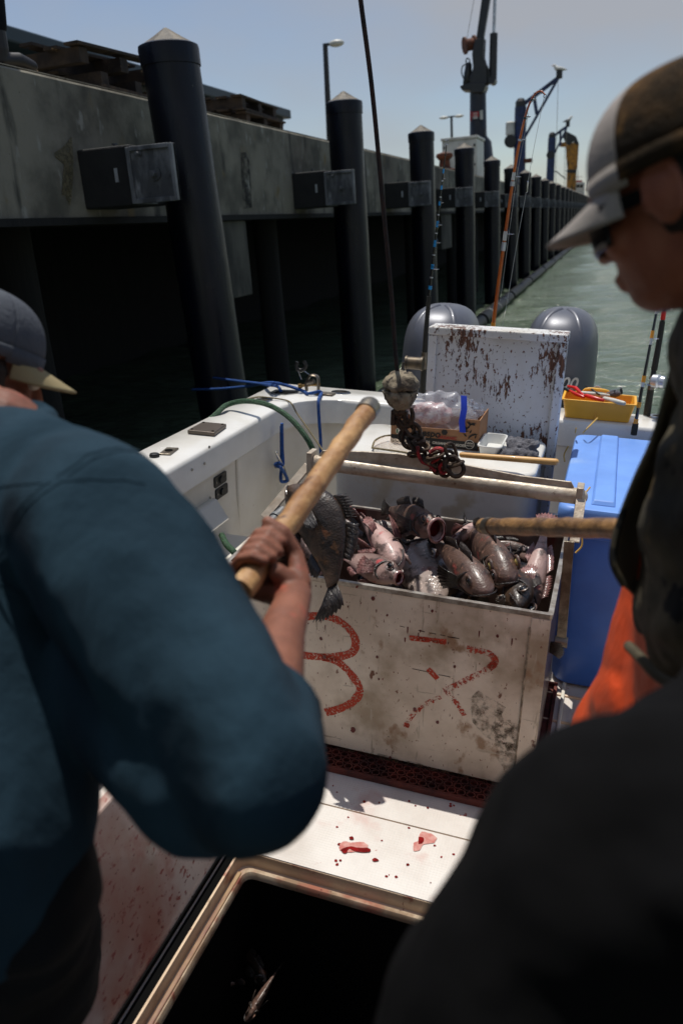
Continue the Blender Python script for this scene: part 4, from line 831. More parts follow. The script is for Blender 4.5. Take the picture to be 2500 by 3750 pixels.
mb = MB(); mb.tube(smooth_path([bx(812, 1960, -1.42), bx(830, 1995, -1.36), bx(862, 2030, -1.3), bx(880, 2090, -1.3)]), .013, 10); solo('hose_end', mb, M['greenhose'], 'short green hose end below the port shelf by the fish box', 'hose', smooth=True)
rope('twine', [bz(900, 1462, GZ+.004), bz(945, 1454, GZ+.006), bz(985, 1456, GZ+.012), bz(1048, 1466, GZ+.006), bz(1070, 1482, GZ+.004), by(1085, 1510, 3.6), by(1120, 1560, 3.5), by(1165, 1625, 3.4), by(1210, 1690, 3.3), by(1275, 1760, 3.1)], .004, M['twine'], 'thin tan twine crossing the stern corner beside the green hose', 'twine')

# ------------------------------------------------------------------ outboards
def outboard(px0, px1, ptop, lab, num):
    y = 4.62; a, b = by(px0, 1300, y), by(px1, 1300, y); tp = by((px0+px1)/2, ptop, y); cx = (a.x+b.x)/2; hw = (b.x-a.x)/2
    t = thing('outboard_motor', lab, 'outboard motor', (cx, y, -.5), None, 'twin outboard motors on the transom')
    zt = tp.z+.005
    secs = [(-.30, .66, .16, .8), (-.20, .80, .24, .86), (-.10, .97, .31, 1), (.0, 1.0, .33, 1.0), (.12, 1.0, .33, 1.0), (.24, .99, .32, 1), (.33, .94, .30, 1), (.40, .80, .25, 1), (.445, .56, .17, 1), (.463, .22, .07, 1)]
    R2 = []
    zb = zt-.465
    for (h, wv, ln, _) in secs:
        ring = []
        for j in range(36):
            an = 2*pi*j/36; c_, s_ = cos(an), sin(an); q = (abs(c_)**2.8+abs(s_)**2.8)**(-1/2.8)
            ring.append(V((cx+hw*wv*q*c_, y+.05+ln*q*s_, zb+h)))
        R2.append(ring)
    mb = MB(); mb.loft(R2[2:]); part('cowl', mb, M['cowl'], t, smooth=True, sub=1, angle=80)
    mb = MB(); mb.loft([[V((cx+(p.x-cx)*1.012, y+.05+(p.y-y-.05)*1.01, p.z)) for p in r] for r in R2[:5]]); part('lower_cowl', mb, M['cowldark'], t, smooth=True, sub=1, angle=80)
    # raised crest lines over the cowl top
    for s in (-1, 1):
        pts = []
        for k in range(9):
            h, wv, ln = [(.10, 1.0, .33), (.2, .985, .325), (.27, .965, .31), (.33, .93, .295), (.38, .85, .27), (.42, .72, .22), (.445, .54, .16), (.455, .38, .12), (.461, .22, .07)][k]
            an = -pi/2+s*.62; c_, s_ = cos(an), sin(an); q = (abs(c_)**2.8+abs(s_)**2.8)**(-1/2.8)
            pts.append(V((cx+hw*wv*q*c_*.90, y+.05+ln*q*s_*.90, zb+h-.020)))
        mb = MB(); mb.tube(smooth_path(pts, 3), .030, 12, flat=.8); part('cowl_crest', mb, M['cowl'], t, smooth=True)
    mb = MB(); mb.loft([rring(cx, y+.02, .10, .16, .05, zb-.28), rring(cx, y+.02, .11, .2, .06, zb-.9), rring(cx, y+.1, .05, .14, .04, -1.0)]); part('midsection', mb, M['cowldark'], t, smooth=True)
    mb = MB(); mb.box((cx-.12, TO+.01, .1), (cx+.12, y-.05, .55)); part('bracket', mb, M['cowldark'], t, bevel=.03)
    return t, cx, y, zb, hw
t, cx_, y_, zb_, hw_ = outboard(1915, 2187, 1130, 'grey outboard motor right of the standing white board', '200')
tp = text_mb('200', .085, by(2018, 1418, y_-.288), V((1, 0, 0)), V((0, 0, 1)), .004, .001, shear=.25); part('number_badge', tp, M['silver'], t)
outboard(1482, 1745, 1117, 'grey outboard motor left of the standing white board', None)

# ------------------------------------------------------------------ standing hatch board
t = thing('hatch_board', 'tall standing hatch board with white paint flaking off brown plywood', 'board', (-.45, 3.4, .0))
xl, xr, yb_, zt = -.742, -.172, 3.36, 1.20
mb = MB(); mb.box((xl+.034, yb_+.025, .02), (xr-.034, yb_+.045, zt-.03)); part('plywood_panel', mb, M['chipped'], t)
for nm, a, b in (('side_rail', (xl, yb_, .02), (xl+.036, yb_+.09, zt-.034)), ('side_rail', (xr-.036, yb_, .02), (xr, yb_+.09, zt-.034)), ('top_rail', (xl-.001, yb_-.006, zt-.033), (xr+.002, yb_+.12, zt))):
    mb = MB(); mb.box(a, b); part(nm, mb, M['chipped'], t, bevel=.006)
# livewell cabinet
t = thing('bait_tank', 'white rounded bait tank with blood drips between fish box and standing board', 'tank', (-.6, 3.1, 0))
CX0, CX1, CY0, CY1, CZ = -1.0, -.205, 2.83, 3.345, .765
mb = MB(); mb.loft([rring((CX0+CX1)/2, (CY0+CY1)/2, (CX1-CX0)/2-.01, (CY1-CY0)/2-.01, .07, .0), rring((CX0+CX1)/2, (CY0+CY1)/2, (CX1-CX0)/2-.01, (CY1-CY0)/2-.01, .07, CZ-.04)]); part('tank_body', mb, mat('tank_plastic', (206, 204, 196), .35, ns=3, spots=[((110, 30, 28), 30, .72, .02, (1, 1, .5)), ((180, 170, 150), 5, .6, .1, (1, 1, 1))]), t, smooth=True, angle=50)
mb = MB(); mb.loft([rring((CX0+CX1)/2, (CY0+CY1)/2, (CX1-CX0)/2-d, (CY1-CY0)/2-d, .075, z) for d, z in ((.004, CZ-.039), (0, CZ-.03), (0, CZ-.012), (.004, CZ-.004), (.014, CZ))]); part('tank_lid', mb, M['gelcoat'], t, smooth=True, angle=50)
# fruit box
f0, f1 = bz(1425, 1622, CZ+.002), bz(1751, 1648, CZ+.002); zb2 = CZ+.002; W_ = f1.x-f0.x; x0 = f0.x; H = .125; y0 = (f0.y+f1.y)/2; y1 = y0+.21
t = thing('mango_box', 'open cardboard mango box with black leaf print on the white bait tank', 'box', (x0+W_/2, 3.09, zb2))
mb = MB(); prof_ = [(0, 0), (W_, 0), (W_, H), (W_-.06, H), (W_-.075, H*.62), (.075, H*.58), (.06, H*.95), (0, H)]
mb.prism([V((x0+u, y0, zb2+v)) for u, v in prof_], (0, .004, 0)); part('front_panel', mb, M['card'], t)
mb = MB(); mb.box((x0, y0+.0045, zb2), (x0+.004, y1, zb2+H)); part('side_panel', mb, M['card'], t)
mb = MB(); mb.box((x0+W_-.004, y0+.0045, zb2), (x0+W_, y1, zb2+H)); part('side_panel', mb, M['card'], t)
mb = MB(); mb.box((x0+.0045, y1-.004, zb2), (x0+W_-.0045, y1, zb2+H*.9)); mb.box((x0+.0045, y0+.0045, zb2), (x0+W_-.0045, y1-.0045, zb2+.004)); part('back_panel', mb, M['card'], t)
yy = y0-.0015
mb = MB(); mb.box((x0+.002, yy, zb2+.002), (x0+W_-.002, y0-.0004, zb2+.034)); part('black_band', mb, M['cardblack'], t)
X_, Z_ = V((1, 0, 0)), V((0, 0, 1))
def tx(s, sz, u, v, m, bold=0, nm='printed_text', sh=0): mbt = text_mb(s, sz, V((x0+u, yy-.001, zb2+v)), X_, Z_, .0003, bold, shear=sh); part(nm, mbt, M[m], t)
tx('crespo', .040, .095, .040, 'cardblack', .0012, sh=.2); tx('ORGANIC', .017, .195, .037, 'cardred', .0005)
tx('MANGOS', .014, .105, .012, 'cardwhite', .0004); tx('ORGANIC MANGOES', .014, .175, .012, 'cardwhite', .0004)
mb = MB(); mb.lathe([(.019, 0), (.019, .0008)], (x0+W_-.035, yy-.0003, zb2+.024), (0, -1, 0), 24); sealp = part('organic_seal', mb, M['cardwhite'], t)
mb = MB(); mb.lathe([(.0165, 0), (.0165, .0005)], (x0+W_-.035, yy-.0012, zb2+.024), (0, -1, 0), 24); part('seal_disc', mb, M['cardblack'], sealp)
mbt = text_mb('USDA', .010, V((x0+W_-.035, yy-.0022, zb2+.026)), X_, Z_, .0002, .0002, 'CENTER'); part('printed_text', mbt, M['cardwhite'], sealp)
mbt = text_mb('ORGANIC', .0065, V((x0+W_-.035, yy-.0022, zb2+.017)), X_, Z_, .0002, .0001, 'CENTER'); part('printed_text', mbt, M['cardwhite'], sealp)
mb = MB(); mb.lathe([(.014, 0), (.014, .0008)], (x0+.035, yy-.0003, zb2+.05), (0, -1, 0), 20); fl = part('flag_seal', mb, M['cardwhite'], t)
for s, m in ((-1, 'cardgreen'), (1, 'cardred')): mb = MB(); mb.box((x0+.035+s*.007-.003, yy-.002, zb2+.042), (x0+.035+s*.007+.003, yy-.0012, zb2+.058)); part('flag_stripe', mb, M[m], fl)
mb = MB(); mb.lathe([(.013, 0), (.013, .0008)], (x0+.222, yy-.0003, zb2+.064), (0, -1, 0), 6); part('badge', mb, M['cardblack'], t)
rl = random.Random(4)
for side in (0, 1):
    for k in range(16):
        u = (.012+rl.random()*.045) if side == 0 else W_-.058+rl.random()*.045; v = .045+rl.random()*.068
        if side == 0 and v < .07: v += .035
        a = rl.uniform(0, pi); l = .010; p = V((x0+u, yy, zb2+v)); d = V((cos(a), 0, sin(a))); n_ = V((-sin(a), 0, cos(a)))
        mb = MB(); mb.prism([p-d*l, p-d*l*.2+n_*.0035, p+d*l, p-d*l*.2-n_*.0035], (0, -.0006, 0)); part('leaf_print', mb, M['cardblack'], t)
# bag
bt = thing('zip_bag', 'clear plastic zip bag of frozen bait with a blue zip strip in the mango box', 'bag', (x0+.17, 3.08, zb2+.05))
c = V((x0+.155, y0+.10, zb2+.105)); mb = MB()
def bagp(u, v):
    th = v*2*pi; ph = u*pi; r = V((.135*sin(ph)*cos(th), .07*sin(ph)*sin(th), .088*-cos(ph)))
    return c+r*(1+.30*noise.noise(r*26+V((3, 1, 2))))+V((.02, 0, .01))
mb.grid(bagp, 30, 40); part('bag_film', mb, M['film'], bt, smooth=True, angle=180)
mb = MB(); mb.ell(c+V((-.01, .02, .0)), (.085, .045, .045)); part('frozen_bait', mb, mat('frozen_bait', (218, 208, 206), .4, col2=(178, 124, 122), ns=30, bump=1, bs=50), bt, smooth=True, disp=[(.03, .03)])
a, b_ = by(1697, 1450, y0+.03), by(1693, 1584, y0-.012)
mb = MB(); mb.loft([[p+V((-.012, 0, 0)), p+V((.012, 0, 0)), p+V((.012, .004, 0)), p+V((-.012, .004, 0))] for p in (a, a.lerp(b_, .35)+V((.004, -.008, 0)), a.lerp(b_, .7)+V((-.004, -.004, 0)), b_)]); part('zip_strip', mb, M['zip'], bt, smooth=True)
mb = MB(); mb.grid(lambda u, v: by(1697, 1452, y0+.03)+V((.075*u, .06*u+.012*noise.noise(V((u*5, v*6, 1))), -.09*v*(1-.5*u)-.04*u+.012*noise.noise(V((u*6, v*5, 7))))), 14, 14); part('bag_mouth', mb, M['film'], bt, smooth=True, angle=180, solid=.001)
# white tray, towel and net
mb = MB()
cxx, cyy = -.400, 3.09; mb.loft([rring(cxx, cyy, .035, .09, .02, CZ+.002), rring(cxx, cyy, .043, .10, .025, CZ+.04), rring(cxx, cyy, .048, .105, .025, CZ+.042), rring(cxx, cyy, .048, .105, .025, CZ+.046), rring(cxx, cyy, .042, .098, .025, CZ+.046), rring(cxx, cyy, .032, .085, .02, CZ+.008)]);
solo('tray', mb, M['traywhite'], 'shallow white plastic tray under the corner of the mango box', 'tray', smooth=True, angle=50)
c = bz(1885, 1690, CZ); mb = MB()
for k, (dx, dy, dz, rx, ry, rz_) in enumerate([(-.0, 0, .018, .08, .055, .022), (.01, .03, .045, .065, .05, .022), (-.05, -.02, .015, .045, .04, .018), (.03, -.03, .02, .05, .035, .018)]): mb.ell((c.x+dx, 3.05+dy, CZ+dz), (rx, ry, rz_))
solo('towel', mb, M['towel'], 'crumpled grey towel on the right end of the bait tank', 'towel', smooth=True, remesh=.005, smiter=3, disp=[(.04, .045), (.015, .012)])
hn = thing('landing_net', 'landing net with rope rim and pale wooden handle lying on the bait tank', 'net', (-.6, 2.95, CZ))
rim = [V((bz(px, py, CZ+.012).x, bz(px, py, CZ+.012).y, CZ+.012+.012*sin(i))) for i, (px, py) in enumerate(((1362, 1640), (1375, 1620), (1420, 1604), (1500, 1600), (1560, 1615), (1600, 1650), (1560, 1668), (1480, 1664), (1400, 1656)))]
rs = smooth_path(rim+[rim[0]], 4); mb = MB(); mb.tube(rs[:-1], .004, 8, closed=True); part('net_rim', mb, M['twine'], hn, smooth=True)
cc = sum(rim, V((0, 0, 0)))/len(rim); mb = MB(); n_ = len(rs)-1
for q in range(6):
    f = 1-q/5.; mb.v += [cc+(p-cc)*f+V((0, 0, .012*(1-f)+.01*noise.noise(p*30+V((q, 0, 0))))) for p in rs[:-1]]
for q in range(5):
    for j in range(n_): mb.face([q*n_+j, q*n_+(j+1) % n_, (q+1)*n_+(j+1) % n_, (q+1)*n_+j])
part('net_mesh', mb, M['netm'], hn, smooth=True, angle=180)
a, b_ = by(1690, 1666, 2.86), by(2033, 1692, 2.84); mb = MB(); mb.capsule([a, a.lerp(b_, .5), b_], [.0105, .0115, .0125], 14); part('net_handle', mb, M['pinewood'], hn, smooth=True)

# ------------------------------------------------------------------ fish box
t = thing('fish_box', 'scuffed white metal fish box marked with faded red spray paint, full of rockfish', 'box', (-.56, 2.33, .03))
BX0, BX1, BY0, BY1, BZ0, BZ1 = -1.057, -.062, 2.035, 2.655, .03, .626
w_ = .007
mb = MB(); mb.box((BX0, BY0, BZ0), (BX1, BY0+w_, BZ1)); part('front_wall', mb, M['boxalu'], t)
mb = MB(); mb.box((BX0, BY1-w_, BZ0), (BX1, BY1, BZ1)); part('back_wall', mb, M['boxin'], t)
mb = MB(); mb.box((BX0, BY0+w_+.0002, BZ0), (BX0+w_, BY1-w_-.0002, BZ1)); part('side_wall', mb, M['boxin'], t)
mb = MB(); mb.box((BX1-w_, BY0+w_+.0002, BZ0), (BX1, BY1-w_-.0002, BZ1)); part('side_wall', mb, M['boxin'], t)
mb = MB(); mb.box((BX0+w_+.0002, BY0+w_+.0002, BZ0), (BX1-w_-.0002, BY1-w_-.0002, BZ0+.01)); part('floor', mb, M['boxin'], t)
rs_ = 14
mb = MB(); R1 = []
c4 = [(BX0, BY0), (BX1, BY0), (BX1, BY1), (BX0, BY1)]
mb.loft([rring((BX0+BX1)/2, (BY0+BY1)/2, (BX1-BX0)/2+d, (BY1-BY0)/2+d, .008, z, 2) for d, z in ((.003, BZ1-.012), (.004, BZ1+.003), (-.010, BZ1+.003), (-.0105, BZ1-.004))], caps=False); part('rim', mb, M['boxrim'], t, smooth=False)
mb = MB(); mb.box((BX1-.052, BY0-.0035, BZ0+.004), (BX1-.001, BY0-.0004, BZ1-.014)); part('corner_flange', mb, M['boxalu'], t, bevel=.001)
mb = MB(); pts = [V((BX1-.054+.004*noise.noise(V((0, 0, z*9))), BY0-.002, z)) for z in [BZ0+.01+i*.02 for i in range(28)]]; mb.tube(pts, [.0036+.0030*noise.noise(V((z.z*60, 1, 1))) for z in pts], 6); part('weld_bead', mb, mat('corroded_weld', (168, 152, 130), .7, metal=.1, col2=(92, 78, 62), ns=30, bump=.6), t, smooth=True)
# painted marks: strokes on the front wall
K = 1200/1568.
def fr(x, y): p = by(1000+x*K, 2100+y*K, BY0-.0008); return p
def stroke(pts, wd, m='spray', name='painted_mark'):
    P_ = smooth_path([fr(*p) for p in pts], 5); mb = MB(); L_, R3 = [], []
    for i, p in enumerate(P_):
        d = (P_[min(i+1, len(P_)-1)]-P_[max(i-1, 0)]).normalized(); nn = V((-d.z, 0, d.x)); ww = wd*(1+.25*noise.noise(p*40)); L_.append(p+nn*ww/2); R3.append(p-nn*ww/2)
    n0 = 0; mb.v += L_+R3; k = len(P_)
    for i in range(k-1): mb.face([i, i+1, k+i+1, k+i])
    part(name, mb, M[m], t)
stroke([(40, 225), (130, 210), (230, 203), (310, 225), (370, 275), (395, 330), (375, 380), (300, 400), (230, 400)], .026)
stroke([(60, 375), (170, 395), (240, 402), (310, 425), (370, 480), (415, 555), (380, 615), (310, 650), (250, 665)], .026)
stroke([(650, 308), (740, 318), (828, 326)], .017); stroke([(690, 310), (824, 335)], .012)
stroke([(925, 360), (985, 372), (1035, 385), (1060, 420), (1030, 455), (965, 490), (905, 520), (855, 545), (815, 560)], .020, 'sprayworn')
stroke([(1040, 385), (1062, 420), (1030, 458)], .018)
stroke([(820, 560), (855, 590), (905, 665), (915, 680)], .016, 'sprayworn'); stroke([(800, 590), (740, 620), (690, 650), (650, 700), (636, 735)], .016, 'sprayworn')
stroke([(738, 458), (760, 478), (785, 505)], .018); stroke([(690, 648), (705, 656)], .016); stroke([(625, 722), (650, 730)], .018)
for pts in ([(1045, 600), (1010, 660), (1060, 740), (1150, 780), (1180, 860)],): stroke(pts, .085, 'grime', 'grime_patch'); stroke([(1090, 700), (1120, 880), (1160, 960)], .06, 'grime', 'grime_patch')
stroke([(285, 850), (500, 880), (820, 960), (1100, 1020)], .03, 'grime', 'grime_patch')
for (x, y, r) in ((245, 400, .007), (228, 312, .006), (382, 748, .011), (478, 120, .007), (545, 200, .004), (785, 712, .006), (867, 446, .005), (1072, 300, .005), (505, 505, .004), (497, 400, .005), (676, 650, .007), (760, 180, .005), (560, 880, .005)):
    c = fr(x, y); mb = MB(); mb.prism([c+V((r*(.8+.4*noise.noise(V((a*2, x, 0))))*cos(a), 0, 1.3*r*(.8+.4*noise.noise(V((a*2, y, 0))))*sin(a))) for a in [j*pi/5 for j in range(10)]], (0, -.0008, 0)); part('blood_fleck', mb, mat('dried_blood', (104, 40, 36), .4) if 'dried_blood' not in bpy.data.materials else bpy.data.materials['dried_blood'], t)
for (xa, ya, xb, yb2) in ((693, 272, 725, 280), (745, 284, 778, 290), (798, 294, 822, 299), (664, 456, 740, 472), (790, 485, 845, 495), (832, 303, 890, 312), (605, 252, 628, 257)): stroke([(xa, ya), ((xa+xb)/2, (ya+yb2)/2), (xb, yb2)], .0019, 'gasket', 'black_scratch')
rb = random.Random(11)
for k in range(16):
    x = rb.uniform(150, 1240); y = rb.uniform(60, 250)+.16*x*.9; l = rb.uniform(6, 34); c = fr(x, y); mb = MB(); r = rb.uniform(.0012, .0032)
    mb.prism([c+V((-r, 0, r)), c+V((r, 0, r)), c+V((r*.8, 0, -l*.00045)), c+V((0, 0, -l*.0007)), c+V((-r*.8, 0, -l*.00045))], (0, -.0006, 0)); part('blood_drip', mb, bpy.data.materials['dried_blood'], t)
# lifting bail of the box
t = thing('lifting_bail', 'aluminium lifting bail of the fish box, a pipe under a low plate', 'lifting bar', (-.5, 2.5, .8))
ybl = 2.50; a, b_ = by(1150, 1692, ybl), by(2120, 1818, ybl)
mb = MB(); mb.capsule([a.lerp(b_, i/6) for i in range(7)], .0265, 20); part('pipe', mb, M['bail'], t, smooth=True)
top = [(1180, 1650), (1330, 1654), (1460, 1662), (1530, 1675), (1690, 1700), (1900, 1742), (2090, 1765), (2100, 1785)]
bot = [(2095, 1795), (1160, 1676)]
mb = MB(); mb.prism([by(px, py, ybl-.004) for px, py in top+bot], (0, .009, 0)); part('lifting_plate', mb, M['bail'], t, bevel=.002)
for (px, py) in ((1140, 1690),): 
    mb = MB(); e = by(px, py, ybl); mb.box(e+V((-.008, -.03, -.045)), e+V((.012, .03, .04))); part('end_plate', mb, M['bail'], t, bevel=.003)
e = by(2122, 1815, ybl); mb = MB(); mb.box(e+V((-.012, -.032, -.035)), e+V((.010, .03, .035))); part('end_plate', mb, M['bail'], t, bevel=.003)
p0, p1, p2, p3 = by(2126, 1830, 2.47), by(2102, 1985, 2.36), by(2083, 1982, 2.34), by(2053, 2350, 2.33)
mb = MB(); mb.bar(p0, p1, .008, .03, V((1, 0, 0))); part('strap', mb, M['bail'], t, bevel=.001)
mb = MB(); mb.bar(p2, p3, .01, .03, V((1, 0, 0))); mb.cyl(p3+V((-.02, 0, 0)), p3+V((.02, 0, 0)), .018, seg=14); part('arm', mb, M['dullsteel'], t, bevel=.001)
L0 = by(1128, 1705, ybl); L1 = V((BX0-.012, 2.36, BZ1+.03)); mb = MB(); mb.bar(L0, L1, .01, .03, V((1, 0, 0))); part('arm', mb, M['bail'], t, bevel=.001)
a2, b2 = bz(975, 1935, BZ1+.02), bz(1040, 1868, BZ1+.05); mb = MB(); mb.cyl(a2, a2.lerp(b2, .95), .019, .021, 16); mb.cyl(a2.lerp(b2, .5), a2.lerp(b2, .62), .025, seg=16); mb.cyl(a2+V((.0, 0, -.02)), a2.lerp(b2, .4), .024, .018, 12); part('pivot_clamp', mb, M['galv'], t, smooth=True)
# rubber ring mat
t = thing('rubber_mat', 'red brown rubber ring mat under the fish box', 'mat', (-.56, 2.3, 0))
MX0, MX1, MY0, MY1 = -1.1, -.03, 1.94, 2.68; mb = MB()
for a, b_ in (((MX0, MY0, .001), (MX1, MY0+.012, .02)), ((MX0, MY1-.012, .001), (MX1, MY1, .02)), ((MX0, MY0+.0125, .001), (MX0+.012, MY1-.0125, .02)), ((MX1-.012, MY0+.0125, .001), (MX1, MY1-.0125, .02)), ((MX0+.013, MY0+.013, .001), (MX1-.013, MY1-.013, .006))): mb.box(a, b_)
part('mat_border', mb, M['redmat'], t, bevel=.002)
mb = MB(); pitch = .030
for r_i in range(5):
    y = MY0+.027+r_i*pitch*.866
    for c_i in range(35):
        x = MX0+.03+c_i*pitch+(pitch/2 if r_i % 2 else 0)
        if x > MX1-.028: continue
        mb.lathe([(.0145, .006), (.0145, .0185), (.0105, .0185), (.0105, .006)], (x, y, 0), seg=10, caps=False)
part('ring_cells', mb, M['redmat'], t, smooth=False)

# ------------------------------------------------------------------ crane hook, ball and chain
t = thing('crane_hook', 'rusty crane cable with headache ball, hook and chain hanging over the fish box', 'crane hook', by(1467, 1417, 2.47))
yk = 2.47; K4 = 1100/1568.
def c4(x, y, yy=yk): return by(1300+x*K4, 1000+y*K4, yy)
cb = by(1466, 1420, yk)
mb = MB(); mb.tube(smooth_path([by(1455, 1362, yk), by(1447, 1290, yk), by(1430, 1050, yk), by(1400, 730, yk), by(1362, 330, yk), by(1320, 0, yk), by(1290, -260, yk), by(1265, -480, yk)], 8), .0072, 8); part('cable', mb, M['cable'], t, smooth=True)
mb = MB(); mb.lathe([(.017, .052), (.03, .049), (.048, .036), (.058, .018), (.060, .004), (.0565, -.004)], cb, seg=28); mb.lathe([(.0565, -.0035), (.0585, -.012), (.054, -.03), (.043, -.05), (.03, -.064), (.016, -.07)], cb, seg=28); part('ball', mb, M['ball'], t, smooth=True, angle=60, sub=1, disp=[(.02, .018), (.007, .004)])
def link(c, d, side, L_=.055, w2=.017, r=.0058):
    d = V(d).normalized(); s_ = (V(side)-d*V(side).dot(d)).normalized(); pts = []
    h = L_/2-w2
    for j in range(16):
        a = 2*pi*j/16; pts.append(V(c)+d*(h*(1 if cos(a) > 0 else -1)+w2*cos(a))+s_*w2*sin(a))
    mb = MB(); mb.tube(pts, r, 8, closed=True); return mb
def linkp(c, d, side, m='chain', nm='chain_link', **k): part(nm, link(c, d, side, **k), M[m], t, smooth=True)
# swivel and hook block
mb = MB(); mb.lathe([(.02, -.064), (.022, -.082), (.014, -.09), (.014, -.10)], cb, seg=14); mb.box(cb+V((-.027, -.010, -.125)), cb+V((-.012, .010, -.075))); mb.box(cb+V((.014, -.010, -.118)), cb+V((.027, .010, -.075))); part('swivel', mb, M['chain'], t, bevel=.002)
hk = smooth_path([c4(232, 735), c4(228, 770), c4(252, 800), c4(286, 790), c4(300, 745), c4(292, 705)], 5); mb = MB(); mb.tube(hk, [.006+.003*sin(pi*i/(len(hk)-1)) for i in range(len(hk))], 10); part('hook', mb, M['chain'], t, smooth=True)
path = [c4(262, 795), c4(292, 828), c4(318, 870, 2.45), c4(262, 862), c4(300, 905, 2.45), c4(322, 945, 2.44), c4(360, 940, 2.44), c4(400, 985, 2.43), c4(440, 1005, 2.43), c4(470, 965, 2.43), c4(500, 935, 2.43), c4(520, 1000, 2.43), c4(455, 1020, 2.44), c4(345, 895, 2.44), c4(420, 950, 2.42)]
sid = [(1, 0, .1), (0, 1, .3), (1, 0, .3), (.3, .2, 1), (0, 1, 0), (1, .3, 0), (0, .4, 1), (.6, 1, 0), (0, .2, 1), (1, .4, .2), (0, .3, 1), (.4, 1, .2), (0, .2, 1), (1, .5, 0), (.2, 1, .4)]
for i, p in enumerate(path):
    q = path[min(i+1, len(path)-1)]; d = (q-p) if i < len(path)-1 else V((1, 0, .4)); linkp(p, d if d.length > .001 else (1, 0, 0), sid[i], L_=.058 if i else .07, w2=.0165 if i else .02)
linkp(c4(292, 850), (.1, 0, 1), (1, 0, 0), L_=.085, w2=.028, r=.0075); linkp(c4(515, 1010, 2.42), (.6, 0, -.6), (0.6, .2, .6), L_=.07, w2=.024, r=.0075)
for pts in ([(325, 905), (330, 945), (350, 985), (385, 1000), (420, 1035)], [(390, 935), (425, 915), (455, 925), (440, 960), (400, 990)], [(470, 985), (440, 1010), (455, 1045), (480, 1035)]):
    mb = MB(); mb.tube(smooth_path([c4(x, y, 2.42) for x, y in pts], 4), .010, 8, flat=.6); part('red_strap', mb, mat('frayed_red_strap', (170, 26, 26), .7, col2=(90, 18, 20), ns=60, bump=.8) if 'frayed_red_strap' not in bpy.data.materials else bpy.data.materials['frayed_red_strap'], t, smooth=True)
mb = MB(); mb.tube([c4(395, 1000, 2.42), c4(388, 1030, 2.42)], .002, 5); part('strap_fray', mb, M['red'], t)

# ------------------------------------------------------------------ blue tote
t = thing('insulated_tote', 'tall blue plastic tote with ribbed lid coloured as sunlit beside the fish box', 'tote', (.2, 3.1, 0))
TX0, TX1, TY0, TY1, TZ = -.075, .50, 2.68, 3.62, .735; LD = -.025
def tring(d, z, r=.06): return rring((TX0+TX1)/2, (TY0+TY1)/2, (TX1-TX0)/2-d, (TY1-TY0)/2-d, r, z, 6)
mb = MB(); mb.loft([tring(.022, .012), tring(.014, .03), tring(.0, .40), tring(-.004, .61), tring(-.014, .615), tring(-.016, .655)]); part('tote_body', mb, M['tote'], t, smooth=True, angle=40)
mb = MB(); mb.loft([tring(-.026, .684+LD, .05), tring(-.030, .70+LD, .05), tring(-.030, .735+LD, .05), tring(-.024, .748+LD, .05), tring(-.012, .752+LD, .05)]); lid = part('tote_lid', mb, M['totelid'], t, smooth=True, angle=45)
for x_a, x_b, x_c, x_d in ((.01, .075, .0, .082), (.24, .31, .232, .318)):
    mb = MB(); mb.loft([[V((x_c, TY0+.02, .7515+LD)), V((x_d, TY0+.02, .7515+LD)), V((x_d, TY1+.0, .7515+LD)), V((x_c, TY1+.0, .7515+LD))], [V((x_a, TY0+.035, .768+LD)), V((x_b, TY0+.035, .768+LD)), V((x_b, TY1-.02, .768+LD)), V((x_a, TY1-.02, .768+LD))]]); part('lid_rib', mb, M['totelid'], lid, bevel=.004)
mb = MB(); mb.box((TX0+.09, TY0-.034, .668), (TX0+.125, TY0-.028, .695)); part('latch_notch', mb, M['gasket'], lid, bevel=.004)
for pts in ([(2175, 1700), (2168, 1580), (2150, 1572)],): pass
def cordp(pts, lab):
    mb = MB(); mb.tube(smooth_path(pts, 5), .0032, 6); part('cord', mb, M['cord'], t, smooth=True)
cordp([bz(2133, 1586, .755), bz(2150, 1567, .79), bz(2186, 1531, .80)], ''); cordp([bz(2105, 1585, .755), bz(2108, 1568, .79)], '')
cordp([by(2079, 1634, 3.3), by(2064, 1665, 3.3), by(2066, 1690, 3.25)], ''); cordp([by(2140, 1808, 2.55), by(2158, 1785, 2.6)], ''); cordp([by(2130, 1965, 2.55), by(2128, 2000, 2.54), by(2105, 2025, 2.53)], '')
# steel rail and black strap low behind the tote
mb = MB(); a, b_ = by(2000, 1886, 3.3), by(2075, 1890, 3.3); mb.cyl(a, b_, .012, seg=12); solo('rail_tube', mb, M['steel'], 'short horizontal steel tube between standing board and blue tote', 'tube', smooth=True)
